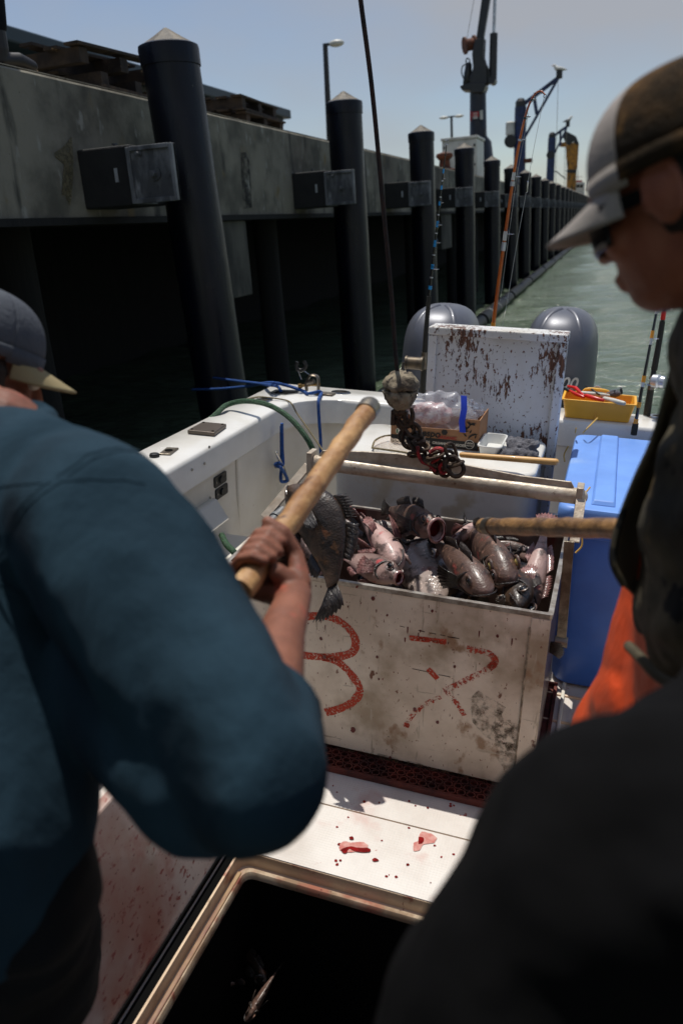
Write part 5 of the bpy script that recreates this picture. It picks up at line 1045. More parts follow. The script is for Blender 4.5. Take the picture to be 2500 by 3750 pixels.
# ------------------------------------------------------------------ yellow tray with tools on the coaming
def K4p(x, y, z): return bz(1300+x*K4, 1000+y*K4, z)
t = thing('tool_tray', 'yellow plastic tackle tray on the white transom right of the board', 'tray', (-.05, 3.9, GZ))
x0, x1, y0, y1 = -.185, .135, 3.80, 3.99
mb = MB(); o_ = lambda d, z: rring((x0+x1)/2, (y0+y1)/2, (x1-x0)/2+d, (y1-y0)/2+d, .012, z, 3)
mb.loft([o_(-.018, GZ+.002), o_(0, GZ+.088), o_(.007, GZ+.088), o_(.007, GZ+.094), o_(-.004, GZ+.094), o_(-.02, GZ+.008)]); part('tray_shell', mb, M['yeltray'], t, bevel=.0015)
mb = MB(); mb.box(((x0+x1)/2-.01, y0+.008, GZ+.0085), ((x0+x1)/2-.006, y1-.008, GZ+.08)); part('divider', mb, M['yeltray'], t)
mb = MB(); mb.tube(smooth_path([V((x0+.08, (y0+y1)/2+.05, GZ+.06)), V((x0+.09, (y0+y1)/2+.05, GZ+.112)), V((x0+.15, (y0+y1)/2+.05, GZ+.118)), V((x0+.20, (y0+y1)/2+.05, GZ+.108)), V((x0+.21, (y0+y1)/2+.05, GZ+.06))]), .008, 8); part('tray_handle', mb, M['yeltray'], t, smooth=True)
z = GZ+.10
def tl(name, pts, r, m, lab, cat, **k): mb = MB(); mb.capsule([K4p(x, y, z_) for x, y, z_ in pts], r, 10); return solo(name, mb, M[m], lab, cat, smooth=True, group='tools in the yellow tray', **k)
pt = thing('pliers', 'red handled pliers lying across the yellow tray', 'pliers', K4p(1150, 620, z), None, 'tools in the yellow tray')
for pts in ([(1110, 590, z), (1150, 600, z+.015), (1190, 640, z)], [(1118, 612, z), (1150, 632, z+.006), (1190, 648, z)]):
    mb = MB(); mb.capsule([K4p(*p) for p in pts], [.006, .009, .007], 10); part('handle', mb, M['redpl'], pt, smooth=True)
mb = MB(); mb.capsule([K4p(1090, 600, z), K4p(1112, 612, z)], [.005, .008]); part('jaw', mb, M['blackpl'], pt, smooth=True)
tl('knife', [(1205, 640, z+.004), (1240, 652, z+.004), (1290, 664, z)], [.009, .011, .008], 'redpl', 'red handled knife in the middle of the yellow tray', 'knife')
tl('knife_sheath', [(1180, 625, z+.006), (1250, 632, z+.006), (1320, 640, z)], [.008, .01, .008], 'white', 'white knife sheath behind the red knife', 'sheath')
tl('fillet_knife', [(1300, 655, z), (1350, 668, z), (1400, 680, z)], [.010, .012, .010], 'white', 'white handled fillet knife at the right end of the tray', 'knife')
tl('wooden_float', [(1290, 652, z-.004), (1340, 668, z-.006)], [.012, .013], 'rust', 'rusty brown float beside the fillet knife', 'float')
tl('marker_pen', [(1205, 590, z+.014), (1240, 612, z+.02), (1272, 634, z+.01)], .0045, 'blackpl', 'slim black pen sticking across the tray', 'pen')
mb = MB(); mb.ell(K4p(1352, 628, z+.008), (.026, .022, .018)); solo('lead_sinker', mb, M['towel'], 'lumpy grey lead sinker at the back right of the tray', 'sinker', group='tools in the yellow tray', smooth=True, disp=[(.012, .01)])
tl('lure', [(1312, 628, z+.02), (1345, 612, z+.028), (1390, 600, z+.022)], .003, 'steel', 'thin silver lure wire over the sinker', 'lure')
tl('jig_handle', [(1385, 600, z+.02), (1388, 625, z)], .007, 'blackpl', 'short black jig handle at the tray corner', 'jig')
mb = MB(); cR = K4p(1262, 600, z+.02); mb.tube([cR+V((.016*cos(a), 0, .008*sin(a))) for a in [j*pi/8 for j in range(16)]], .004, 6, closed=True); solo('line_spool', mb, M['silver'], 'small silver ring spool at the back of the yellow tray', 'spool', group='tools in the yellow tray', smooth=True)

# ------------------------------------------------------------------ rods
def rod(lab, pts, r0, r1, m, bands, guides, y, extra=None):
    P_ = smooth_path([by(px, py, yy) for px, py, yy in pts], 10); n = len(P_)
    t = thing('fishing_rod', lab, 'fishing rod', P_[0], None, 'fishing rods standing in the transom rod holders')
    rad = [r0+(r1-r0)*(i/(n-1)) for i in range(n)]
    mb = MB(); mb.tube(P_, rad, 8); part('blank', mb, M[m], t, smooth=True)
    def at(f):
        k = f*(n-1); i = min(int(k), n-2); return P_[i].lerp(P_[i+1], k-i), (P_[i+1]-P_[i]).normalized(), rad[i]
    for f0, f1, mm, sc in bands:
        ks = [f0+(f1-f0)*j/6 for j in range(7)]; mb = MB(); mb.tube([at(k)[0] for k in ks], [at(k)[2]*sc for k in ks], 10); part({'cork': 'grip', 'dullsteel': 'reel_seat'}.get(mm, 'thread_band'), mb, M[mm], t, smooth=True)
    for f, gr, side in guides:
        c, d, rr_ = at(f); s_ = V(side).normalized(); cc = c+s_*(gr+rr_); mb = MB(); u = d; x, yv, z_ = frame_from(d)
        v2 = s_.cross(d).normalized()
        mb.tube([cc+s_*gr*cos(a)+v2*gr*sin(a) for a in [j*pi/8 for j in range(16)]], .0016, 6, closed=True); mb.tube([c+d*.03, cc, c-d*.03], .001, 5); part('line_guide', mb, M['steel'], t, smooth=True)
    return t, at
yR = rh1.y-.01
t, at = rod('black fishing rod with blue thread wraps left of the standing board', [(1545, 1452, yR), (1560, 1200, yR), (1582, 985, yR), (1605, 780, yR), (1634, 532, yR)], .011, .0024, 'rodblack',
    [(0, .38, 'cork', 1.35), (.10, .16, 'dullsteel', 1.7)]+[(f, f+.016, 'rodblue', 1.12) for f in (.41, .50, .505, .60, .615, .69, .70, .78, .84, .90)]+[(f, f+.005, 'silver', 1.15) for f in (.46, .56, .66, .74, .81, .87)], [(f, g_, (1, -.3, 0)) for f, g_ in ((.50, .013), (.62, .011), (.70, .009), (.79, .007), (.88, .006))], yR)
c, d, r_ = at(.13); c = by(1520, 1328, yR-.03)
mb = MB(); mb.cyl(c+V((-.035, -.02, 0)), c+V((.035, -.02, .0)), .032, seg=18); mb.cyl(c+V((-.045, -.02, 0)), c+V((-.035, -.02, 0)), .036, seg=18); mb.cyl(c+V((.035, -.02, 0)), c+V((.045, -.02, 0)), .036, seg=18); rl_ = part('reel', mb, mat('brass_reel', (96, 82, 62), .5, metal=.4, col2=(60, 52, 42), ns=20), t, smooth=True)
mb = MB(); mb.tube([c+V((-.045, -.02, 0)), c+V((-.06, -.02, 0)), c+V((-.062, -.03, -.04))], .005, 6); mb.ell(c+V((-.07, -.03, -.045)), (.014, .01, .01)); part('crank', mb, M['dullsteel'], rl_, smooth=True)
mb = MB(); q = at(1)[0]; mb.tube([q+V((.006*cos(a), 0, .012+.012*sin(a))) for a in [j*pi/6 for j in range(12)]], .0015, 5, closed=True); part('tip_guide', mb, M['steel'], t, smooth=True)
yO = 3.86
t, at = rod('bent orange fishing rod standing behind the board with curled tip', [(1795, 1300, yO), (1805, 1190, yO), (1820, 1070, yO), (1850, 850, yO), (1880, 640, yO), (1905, 500, yO), (1930, 400, yO), (1955, 347, yO), (1978, 334, yO-.02), (1995, 346, yO-.04)], .0098, .0022, 'rodorange',
    [(.08, .12, 'rodyel', 1.15), (.30, .315, 'silver', 1.4), (.318, .335, 'white', 1.2), (.42, .43, 'silver', 1.5), (.432, .45, 'white', 1.2), (.54, .547, 'silver', 1.6), (.62, .628, 'rodblack', 1.5), (.72, .73, 'rodblack', 1.5)], [(.33, .016, (1, -.3, 0)), (.44, .013, (1, -.3, 0)), (.545, .010, (1, -.3, 0)), (.63, .009, (1, -.3, 0)), (.73, .008, (1, -.3, 0)), (.85, .008, (1, -.3, -.3)), (.98, .007, (.4, 0, -1))], yO)
mb = MB(); mb.tube(smooth_path([at(.98)[0]+V((0, 0, -.01)), by(1950, 560, yO-.05), by(1928, 690, yO-.05), by(1890, 900, yO-.05), by(1860, 1080, yO-.05), by(1838, 1195, yO-.05)]), .0009, 4); mb.tube([at(.63)[0]+V((.012, -.004, 0)), at(.44)[0]+V((.014, -.005, 0)), at(.2)[0]+V((.02, -.01, 0))], .0007, 4); part('fishing_line', mb, M['white'], t)
mb = MB(); c = by(1929, 684, yO-.05); mb.capsule([c+V((0, 0, -.02)), c+V((0, 0, .02))], .004, 6); part('line_swivel', mb, M['steel'], t, smooth=True)
yS = rh3.y
t, at = rod('orange and black banded fishing rod at the right, in front of the water', [(2318, 1592, 3.72), (2340, 1470, 3.72), (2372, 1300, 3.75), (2410, 1100, 3.80), (2450, 880, 3.85)], .0085, .004, 'rodblack',
    [(0, .09, 'cork', 1.7)]+[(f, f+.035, 'rodyel', 1.25) for f in (.09, .21, .36, .58, .72)]+[(f, f+.03, 'white', 1.2) for f in (.335, .55, .69)], [(.35, .016, (1, -.2, 0)), (.58, .012, (1, -.2, 0))], yS)
t, at = rod('thick black fishing rod with silver spinning reel at the far right', [(2366, 1520, yS), (2385, 1400, yS), (2412, 1250, yS), (2437, 1090, yS), (2470, 880, yS)], .0145, .007, 'rodblack',
    [(.0, .2, 'cork', 1.2), (.2, .24, 'dullsteel', 1.2), (.27, .29, 'dullsteel', 1.25), (.33, .62, 'cork', 1.25), (.63, .68, 'redpl', 1.1)], [], yS)
c = by(2400, 1397, yS-.05); mb = MB(); mb.lathe([(.008, -.05), (.03, -.036), (.033, -.01), (.024, 0), (.03, .004), (.028, .02), (.01, .026)], c+V((.02, 0, 0)), (1, -.4, 0), 20); part('reel', mb, M['silver'], t, smooth=True)

# ================================================================== FISH
PROF = [(0, .044, .044, .016), (.05, .048, .046, .020), (.14, .072, .066, .032), (.26, .108, .096, .052), (.40, .142, .128, .074), (.54, .160, .148, .088), (.66, .160, .152, .096), (.75, .150, .146, .100), (.83, .126, .126, .094), (.90, .092, .100, .078), (.95, .062, .076, .058), (.985, .034, .050, .036), (1.0, .014, .026, .016)]
def fish(kind, label, head, tail, dorsal, mouth=0, bend=0, fat=1.0, wid=1.0, eye='dark', fins=True, pec=1, tailf=1, group='rockfish piled in the fish box', zbend=0, name='rockfish', fincol='fin', simple=False):
    head, tail = V(head), V(tail); Lb = (head-tail).length; X = (head-tail)/Lb; Z = V(dorsal); Z = (Z-X*Z.dot(X)).normalized(); Y = Z.cross(X)
    R4 = Matrix((X, Y, Z)).transposed().to_4x4(); o = bpy.data.objects.new(name, None); COL.objects.link(o); o.empty_display_size = .03
    mid = (head+tail)/2; o.matrix_world = BM @ Matrix.Translation(mid) @ R4; _props(o, label, 'fish', group, None)
    root = Root(o, BM, V((0, 0, 0))); L_ = Lb; seed = random.random()*50
    def bnd(p):
        u = p.x/L_; return V((p.x*(1-.25*abs(bend)*u*u*2), p.y+bend*L_*u*u, p.z+zbend*L_*u*u))
    mb = MB(); rg = []; N_ = 22
    prof = PROF if not mouth else PROF[:10]+[(.945, .074, .086, .064)]
    for (tt, a, b, w2) in prof:
        ring = []
        for j in range(N_):
            an = 2*pi*j/N_; c_, s_ = cos(an), sin(an)
            lump = 1+.05*noise.noise(V((tt*6+seed, c_*1.5, s_*1.5)))
            ring.append(V(((tt-.5)*L_, w2*L_*wid*c_*lump*(1-.12*abs(s_)), (a if s_ > 0 else b)*L_*fat*s_*lump)))
        rg.append([bnd(p) for p in ring])
    mb.loft(rg, caps=not mouth)
    if mouth: mb.face([j for j in range(N_)][::-1])
    part('body', mb, FM[kind], root, smooth=True, sub=1, angle=180)
    def P(t_, y, z): return bnd(V(((t_-.5)*L_, y*L_, z*L_)))
    if mouth:
        mb = MB(); ring = rg[-1]; c0 = sum(ring, V((0, 0, 0)))/N_
        out_ = [bnd(V(((.985-.5)*L_+(.012*L_ if s < 0 else 0), 1.05*.064*L_*wid*mouth*c_, (.078 if s > 0 else .1)*L_*fat*mouth*s))) for c_, s in [(cos(2*pi*j/N_), sin(2*pi*j/N_)) for j in range(N_)]]
        mb.loft([ring, out_], caps=False); part('jaw', mb, FM[kind], root, smooth=True, angle=180)
        mb = MB(); mb.tube(out_, .0065*L_/.4, 8, closed=True); part('lip', mb, M['lip'], root, smooth=True)
        mb = MB(); ins = [[c0+(p-c0)*f+V((dx*L_, 0, 0)) for p in out_] for f, dx in ((.98, .03), (.9, -.01), (.7, -.08), (.3, -.14), (.02, -.15))]; mb.loft(ins, caps=False); part('mouth_inside', mb, M['maw'], root, smooth=True)
    else:
        mb = MB(); mb.tube(smooth_path([P(.90, .083*wid, -.052*fat), P(.945, .066*wid, -.038*fat), P(.985, .040*wid, -.022*fat), P(1.005, 0, -.016*fat), P(.985, -.040*wid, -.022*fat), P(.945, -.066*wid, -.038*fat), P(.90, -.083*wid, -.052*fat)], 4), .0028*L_/.4, 6); part('mouth', mb, M['fin'], root, smooth=True)
    for s in (1, -1):
        mb = MB(); e = P(.868, s*.078*wid, .062*fat); r = .030*L_; A = Matrix.Rotation(0, 3, 'X')
        mb.ell(e, (r, r*.55, r), seg=16, rg=8); ey = part('eye', mb, M['eyey'] if eye == 'yellow' else M['pupil'], root, smooth=True)
        if eye == 'yellow': mb = MB(); mb.ell(e+V((0, s*r*.30, 0)), (r*.55, r*.33, r*.55), seg=14, rg=8); part('pupil', mb, M['pupil'], ey, smooth=True)
        mb = MB(); mb.tube([P(.868+.045*cos(a), s*(.078*wid), .062*fat+.045*sin(a)) for a in [j*pi/8 for j in range(16)]], .004*L_/.4, 6, closed=True); part('eye_rim', mb, FM[kind], root, smooth=True)
        mb = MB(); pts = smooth_path([P(.80, s*.04, .118*fat), P(.745, s*.085*wid, .07*fat), P(.715, s*.103*wid, 0), P(.73, s*.096*wid, -.06*fat), P(.79, s*.06*wid, -.11*fat)], 5); mb.tube(pts, [.002+.003*sin(pi*i/(len(pts)-1)) for i in range(len(pts))], 6); part('gill_cover', mb, M['fin'], root, smooth=True)
    def fan(name, base0, base1, tip0, tip1, n=9, jag=.18, sag=(0, 0, 0), m=None):
        base0, base1, tip0, tip1, sag = map(V, (base0, base1, tip0, tip1, sag)); mb = MB(); c = []
        top = []; b_ = []
        for i in range(n*2+1):
            f = i/(n*2); b0 = base0.lerp(base1, f); t0 = tip0.lerp(tip1, f); bul = .18*sin(pi*f); t1 = t0+(t0-b0)*bul
            if i % 2: t1 = t1-(t1-b0)*jag
            top.append(t1+sag); b_.append(b0)
        k = len(top); mid_ = [p.lerp(q, .55)+V((0, .0, 0))-sag*.35+V((0, (.003 if i % 2 else -.003)*L_/.4, 0)) for i, (p, q) in enumerate(zip(b_, top))]
        mb.v += b_+mid_+top
        for r_ in range(2):
            for i in range(k-1): mb.face([r_*k+i, r_*k+i+1, (r_+1)*k+i+1, (r_+1)*k+i])
        mb.v = [bnd(p) for p in mb.v]; part(name, mb, M[m or fincol], root, solid=.0016*L_/.4, smooth=True, angle=180)
    l = L_
    if tailf: fan('tail_fin', ((-.48)*l, 0, .040*l), ((-.48)*l, 0, -.040*l), ((-.70)*l, .01*l, .105*l*tailf), ((-.70)*l, -.01*l, -.105*l*tailf), 8, .10, (0, .02*l, 0))
    if fins and not simple:
        fan('dorsal_fin', (.22*l, 0, .150*l*fat), (-.02*l, 0, .145*l*fat), (.17*l, 0, .225*l*fat), (-.06*l, .015*l, .22*l*fat), 8, .45, (0, .01*l, 0))
        fan('soft_dorsal_fin', (-.04*l, 0, .138*l*fat), (-.32*l, 0, .075*l*fat), (-.12*l, .01*l, .215*l*fat), (-.38*l, .01*l, .13*l*fat), 7, .08)
        fan('anal_fin', (-.14*l, 0, -.108*l*fat), (-.32*l, 0, -.07*l*fat), (-.22*l, 0, -.18*l*fat), (-.38*l, 0, -.11*l*fat), 5, .12)
        if pec:
            for s in (1, -1):
                fan('pectoral_fin', (.18*l, s*.092*l*wid, .02*l), (.19*l, s*.085*l*wid, -.075*l*fat), (-.02*l, s*.15*l*wid, .06*l*pec), (.02*l, s*.14*l*wid, -.17*l*pec), 7, .08)
            fan('pelvic_fin', (.10*l, .03*l, -.135*l*fat), (.06*l, -.02*l, -.14*l*fat), (-.02*l, .05*l, -.22*l*fat), (-.06*l, -.03*l, -.2*l*fat), 4, .1)
    return root
Z1 = .56
def inb(p, m=.055): return V((min(max(p.x, BX0+m), BX1-m), min(max(p.y, BY0+m), BY1-m), p.z))
def f(kind, lab, h, t_, dz, zh=.56, zt=.56, **k):
    zh += .02; zt += .035; k['fat'] = k.get('fat', 1)*1.08; k['wid'] = k.get('wid', 1)*1.16; return fish(kind, lab, inb(bz(*h, zh)), inb(bz(*t_, zt), .07), dz, **k)
# the fish in the air in front of the box
fish('brown', 'dark brown rockfish hanging head up in mid-air in front of the fish box', by(1108, 1752, 2.14), by(1262, 2125, 1.985), (1, .0, .3), fat=1.5, wid=1.2, bend=.0, zbend=-.5, group=None, pec=.5, tailf=1.55)
# the visible heap
fish('dark', 'dark rockfish at the back of the box with its round mouth gaping open', by(1600, 1938, 2.33), by(1425, 1868, 2.56), (-.05, .25, .95), mouth=1.25, fat=1.05, wid=1.1)
f('pale', 'rockfish with pink torn jaw at the top of the heap behind the gaping one', (1588, 1862), (1420, 1880), (0, .3, -1), .63, .60, mouth=.7, fincol='finpink', tailf=0)
f('pale', 'white bellied fish lying on its back beside the hanging fish, chin pointing down', (1468, 2072), (1330, 1895), (.3, .5, -.9), .61, .60, fat=.95, fincol='finpink', bend=.08)
f('pale', 'pink rockfish with blood-spotted cheek and open mouth at the front rim', (1462, 2115), (1265, 2040), (.25, .5, .6), .60, .55, mouth=.75, fat=1.0, fincol='finpink')
f('silver', 'large silvery scaled rockfish with speckled flank at the front of the box', (1530, 1985), (1600, 2215), (1, .2, .3), .52, .50, fat=1.35, wid=1.3, pec=0, tailf=0)
f('dark', 'charcoal rockfish with big head leaning over the front rim', (1785, 2190), (1600, 1990), (-.45, .5, .7), .62, .60, fat=.82, bend=-.04, wid=1.15, pec=.9)
f('dark', 'black rockfish with a bright yellow eye beside the gaff handle', (1868, 2125), (1725, 1925), (-.2, .2, .8), .62, .58, eye='yellow', fat=1.0, wid=1.05)
f('pale', 'pinkish rockfish with pointed snout up against the gaff tip', (1752, 1920), (1620, 2010), (-.3, -.3, -.8), .62, .58, fat=.8, fincol='finpink')
f('pale', 'long pale bellied fish standing upright against the right wall', (1912, 2290), (2008, 1955), (1, .2, .2), .48, .64, fat=.62, wid=.75, bend=-.10, fincol='finpink', pec=.6)
f('brown', 'small brown rockfish with raised spiny fin near the right wall', (1905, 2225), (1855, 2050), (1, .2, .4), .57, .54, fat=.9)
f('brown', 'small glossy fish head by the front right rim', (1800, 2200), (1900, 2195), (0, .5, .9), .575, .55, fat=1.2, spots=None) if False else f('brown', 'small glossy brown fish low at the front right rim', (1812, 2196), (1930, 2200), (0, .5, .9), .56, .54, fat=1.3, tailf=0)
f('dark', 'dark rockfish lying deep under the gaff tip at the back right', (1960, 1985), (1780, 1950), (0, .3, 1), .54, .54)
f('grey', 'grey rockfish with reddish gills behind the gaff handle', (1925, 1945), (2010, 2060), (-.5, .5, .5), .56, .52, mouth=.8)
f('grey', 'grey pink rockfish in the left corner behind the hanging fish', (1150, 2040), (1120, 1890), (-.6, .3, .6), .57, .57, fincol='finpink', fat=1.0)
f('pale', 'pale fish at the left rim between the hand and the hanging fish', (1130, 2105), (1240, 2000), (-.2, .4, .8), .56, .55, fincol='finpink')
f('dark', 'dark rockfish deep in the middle of the heap', (1560, 2060), (1330, 2000), (0, .4, .8), .53, .51)
f('dark', 'dark rockfish half buried left of the open mouthed one', (1400, 1850), (1560, 1960), (.2, .5, .8), .56, .52)
f('dark', 'dark rockfish wedged behind the long pale fish', (2020, 2070), (1890, 2010), (.2, .4, .8), .54, .52)
f('grey', 'dull grey rockfish in the far left back corner of the box', (1230, 1850), (1330, 1960), (0, .4, .8), .56, .54)
f('dark', 'dark rockfish buried by the front right corner', (1960, 2180), (1830, 2120), (.2, .4, .8), .53, .52)
f('dark', 'dark rockfish buried at the left behind the front rim', (1010, 2030), (1120, 1960), (.2, .4, .8), .54, .53)
f('brown', 'brown rockfish lying along the left wall of the box', (960, 2035), (1090, 1890), (-.2, .4, .8), .52, .53)
rf = random.Random(21)
for k in range(12):     # the layer under them, glimpsed through the gaps
    x, y = BX0+.17+.135*(k % 6)+rf.uniform(-.02, .02), BY0+.18+.26*(k//6)+rf.uniform(-.03, .03); a = rf.uniform(0, 2*pi)*.999; d = V((cos(a), sin(a)*.6, rf.uniform(-.1, .1)))*.15
    fish(['dark', 'brown', 'grey'][k % 3], 'dark rockfish glimpsed low between the upper fish of the heap', V((x, y, .43))+d, V((x, y, .43))-d, (rf.uniform(-.5, .5), rf.uniform(-.5, .5), 1), group='rockfish lying low in the fish box', simple=True)
# fish in the dark hold
for k, (h, t_) in enumerate([((1120, 3560), (1080, 3260)), ((1220, 3360), (1130, 3200)), ((980, 3620), (880, 3450)), ((900, 3740), (1010, 3560)), ((1250, 3560), (1180, 3380)), ((700, 3640), (860, 3600))]):
    fish(['grey', 'dark', 'brown', 'dark', 'brown', 'dark'][k], ['slender pinkish fish faintly visible in the dark hold', 'rockfish just under the bright lip of the hold', 'rockfish in the dark hold left of the slender one', 'rockfish at the bottom edge of the picture in the hold', 'rockfish in the dark right part of the hold', 'rockfish under the left edge of the hold'][k], bz(*h, -.37), bz(*t_, -.33), (.4, .2, .8), group='rockfish in the open deck hold')
for k in range(8):
    x, y = rf.uniform(-.62, .2), rf.uniform(.3, 1.35); a = rf.uniform(0, 6.2); d = V((cos(a), sin(a), 0))*.19
    fish('dark', 'dark fish lying at the bottom of the unlit hold', V((x, y, -.47))+d, V((x, y, -.47))-d, (.1, .1, 1), group='fish at the bottom of the hold', simple=True)

# ================================================================== PEOPLE
def basis(c, look, up):
    F_ = V(look).normalized(); U = V(up); U = (U-F_*U.dot(F_)).normalized(); R_ = F_.cross(U)
    return Matrix.Translation(V(c)) @ Matrix((R_, F_, U)).transposed().to_4x4()
def head_mesh(mb, A, s=1.0):
    R3 = A.to_3x3(); P = lambda x, y, z: A @ V((x*s, y*s, z*s))
    E_ = lambda c, r: mb.ell(P(*c), [q*s for q in r], R3)
    E_((0, -.012, .03), (.077, .098, .092)); E_((0, .03, -.035), (.063, .064, .088)); E_((0, .045, -.088), (.043, .042, .032)); E_((0, .0, -.06), (.060, .06, .05))
    mb.capsule([P(0, .090, .012), P(0, .104, -.018), P(0, .108, -.032)], [.008*s, .010*s, .0115*s], 10)
    for x in (-1, 1):
        E_((x*.011, .097, -.036), (.008, .009, .008)); E_((x*.030, .080, .026), (.026, .014, .009)); E_((x*.042, .062, -.03), (.022, .024, .024))
        E_((x*.079, -.008, -.006), (.010, .020, .034)); mb.tube([P(x*(.083), -.008+.020*cos(a), -.004+.033*sin(a)) for a in [j*pi/7 for j in range(-1, 10)]], .005*s, 8)
    E_((0, .090, -.066), (.024, .012, .006)); E_((0, .087, -.077), (.020, .012, .007))
def eyes(A, root, s=1.0):
    for x in (-1, 1):
        mb = MB(); mb.ell(A @ V((x*.030*s, .083*s, .006*s)), (.0125*s,)*3); part('eye', mb, M['cardwhite'], root, smooth=True)
def grip(mb, c, a, e1, n, rs):
    c, a, e1, n = V(c), V(a).normalized(), V(e1), V(n); e1 = (e1-a*e1.dot(a)).normalized(); n = (n-a*n.dot(a)-e1*n.dot(e1)).normalized()
    W = c+n*(rs+.014)-e1*.058-a*.018
    for t_, r, end in ((.034, .0095, 225), (.0115, .010, 235), (-.011, .0095, 228), (-.0325, .0085, 215)):
        K_ = c+n*(rs+.015)+e1*.014+a*t_; R_ = rs+.0092
        pts = [K_]+[c+a*(t_*(1-.06*q))+(n*cos(radians(th))+e1*sin(radians(th)))*R_ for q, th in enumerate((62, 98, 140, 180, end))]
        mb.capsule(pts, [r*1.18, r*1.0, r*1.08, r*.95, r*.98, r*.82], 12)
        mb.capsule([K_, K_.lerp(W, .5)+n*.003, W+a*t_*.5], [r*1.25, .0155, .017], 12)
    mb.capsule([W+a*.018-n*.006, c-e1*(rs+.016)+a*.036+n*.006, c-e1*(rs*.75)-n*(rs+.004)+a*.044, c-n*(rs+.014)+e1*.010+a*.046], [.017, .0135, .0115, .0095], 12)
    mb.capsule([W, W+a*.01-e1*.0, c-e1*(rs+.010)-a*.012+n*.004], [.021, .02, .014], 12)
    return W
def relaxed(mb, w_, d, n, s=1):
    """open hand hanging from the wrist along d, palm normal n"""
    w_, d, n = V(w_), V(d).normalized(), V(n); n = (n-d*n.dot(d)).normalized(); x = d.cross(n)
    for t_, L_, r in ((.030, .072, .0088), (.010, .080, .009), (-.010, .074, .0088), (-.029, .058, .0078)):
        k = w_+d*.085+x*t_; mb.capsule([w_+x*t_*.4+d*.01, k], [.017, .0125], 10)
        mb.capsule([k, k+d*L_*.45+n*.010, k+d*L_*.75+n*.028, k+d*L_*.85+n*.050], [r*1.2, r, r*.95, r*.8], 10)
    mb.capsule([w_+d*.02+x*.025, w_+d*.055+x*.052+n*.012, w_+d*.085+x*.058+n*.03], [.015, .012, .009], 10)
def remeshed(name, mb, m, root, vox=.006, sm=4, disp=None, **k): return part(name, mb, m, root, remesh=vox, smiter=sm, disp=disp, smooth=True, **k)

# ---------- man on the left in the teal sweatshirt
t = thing('person', 'man at the left in teal sweatshirt and grey-blue cap gripping a raised wooden gaff', 'person', (-.75, .7, 0))
hc = bd(-90, 1350, 1.42); HA = basis(hc, (.60, .70, -.42), (.1, .35, .95))
sh, el, wr = bd(330, 1900, .96), bd(925, 2830, .80), bd(1035, 2310, 1.04)
S0, S1 = bd(880, 2165, 1.10), bd(1352, 1492, 1.50); sdir = (S1-S0).normalized(); hcn = S0+sdir*((bd(968, 2085, 1.155)-S0).dot(sdir))
nk = bd(-10, 1600, 1.22); shl = bd(-560, 1850, 1.32); chest = bd(-110, 2100, 1.16); hip = bd(-260, 3020, 1.05)
body = MB(); head_mesh(body, HA)
body.capsule([HA @ V((0, -.025, -.05)), nk], [.056, .062], 18); body.capsule([nk, chest, hip], [.07, .12, .12], 18)
body.capsule([sh, el], [.05, .044], 18); 
fd = (wr-el).normalized(); nback = fd.cross(sdir)
Wg = grip(body, hcn, sdir, (hcn-wr), nback, .0185)
body.capsule([el, el.lerp(wr, .3), wr], [.040, .042, .029], 18); body.capsule([wr, Wg], [.030, .024], 16)
ell_ = bd(-560, 2500, 1.4); wrl = V((-1.12, 1.05, .92)); body.capsule([shl, ell_, wrl], [.05, .042, .03], 14); relaxed(body, wrl, (.5, .7, -.3), (0, -.2, -1))
hipR, hipL = hip+V((.09, 0, -.04)), hip+V((-.09, 0, -.04)); kR, kL = bd(120, 3620, 1.35), V((-1.02, .72, .50)); aR, aL = V((-.93, .98, .09)), V((-1.20, .74, .09))
remeshed('body', body, M['skin'], t, .003, 2)
mb = MB()
mb.capsule([nk+V((.03, -.03, -.03)), sh.lerp(nk, .35)+V((0, 0, -.015)), sh+V((0, 0, .0))], [.085, .095, .098], 22)
mb.capsule([nk+V((-.02, -.03, -.03)), shl], [.085, .09], 20)
mb.capsule([nk+V((0, -.01, -.08)), chest, chest.lerp(hip, .5), hip+V((.02, 0, 0))], [.13, .18, .175, .17], 24)
mb.capsule([sh, sh.lerp(el, .35)+V((.0, 0, .01)), sh.lerp(el, .72), el+V((0, 0, -.002))], [.098, .100, .090, .074], 24)
mb.capsule([el, el.lerp(wr, .30)], [.074, .062], 22); mb.capsule([bd(430, 2480, .96), bd(760, 2800, .85)], [.085, .088], 20)
mb.capsule([shl, ell_, ell_.lerp(wrl, .8)], [.09, .075, .055], 18)
mb.tube([nk+V((.045*cos(a)*1.5, .045*sin(a)*1.5, .022)) for a in [j*pi/8 for j in range(16)]], .020, 8, closed=True)
remeshed('sweatshirt', mb, M['teal'], t, .007, 8, disp=[(.16, .016), (.05, .005)])
swt = [o for o in bpy.data.objects if o.name.startswith('sweatshirt')][0]
def seam(pts, closed, m='teal'):
    mb = MB(); mb.tube(pts, .0028, 8, closed=closed); r = part('seam', mb, M[m], t, smooth=True)
    sw = r.ob.modifiers.new('w', 'SHRINKWRAP'); sw.target = swt; sw.wrap_method = 'NEAREST_SURFACEPOINT'; sw.wrap_mode = 'ABOVE_SURFACE'; sw.offset = .0012
ax1 = (el-sh).normalized(); xa, ya, _ = frame_from(ax1)
for off in (.0, .010): seam([sh-ax1*(.01+off)+(xa*cos(a)+ya*sin(a))*.14+V((-.03*cos(a), 0, 0)) for a in [j*pi/20 for j in range(40)]], True)
bk = V((0, -.2, 0)); seam(smooth_path([bd(-100, 1750, .95), bd(150, 1740, .88), bd(380, 1700, .85), bd(560, 1700, .85)], 10), False)
mb = MB(); mb.tube([el.lerp(wr, .30)+0*fd, el.lerp(wr, .36)], [.058, .055], 24); 
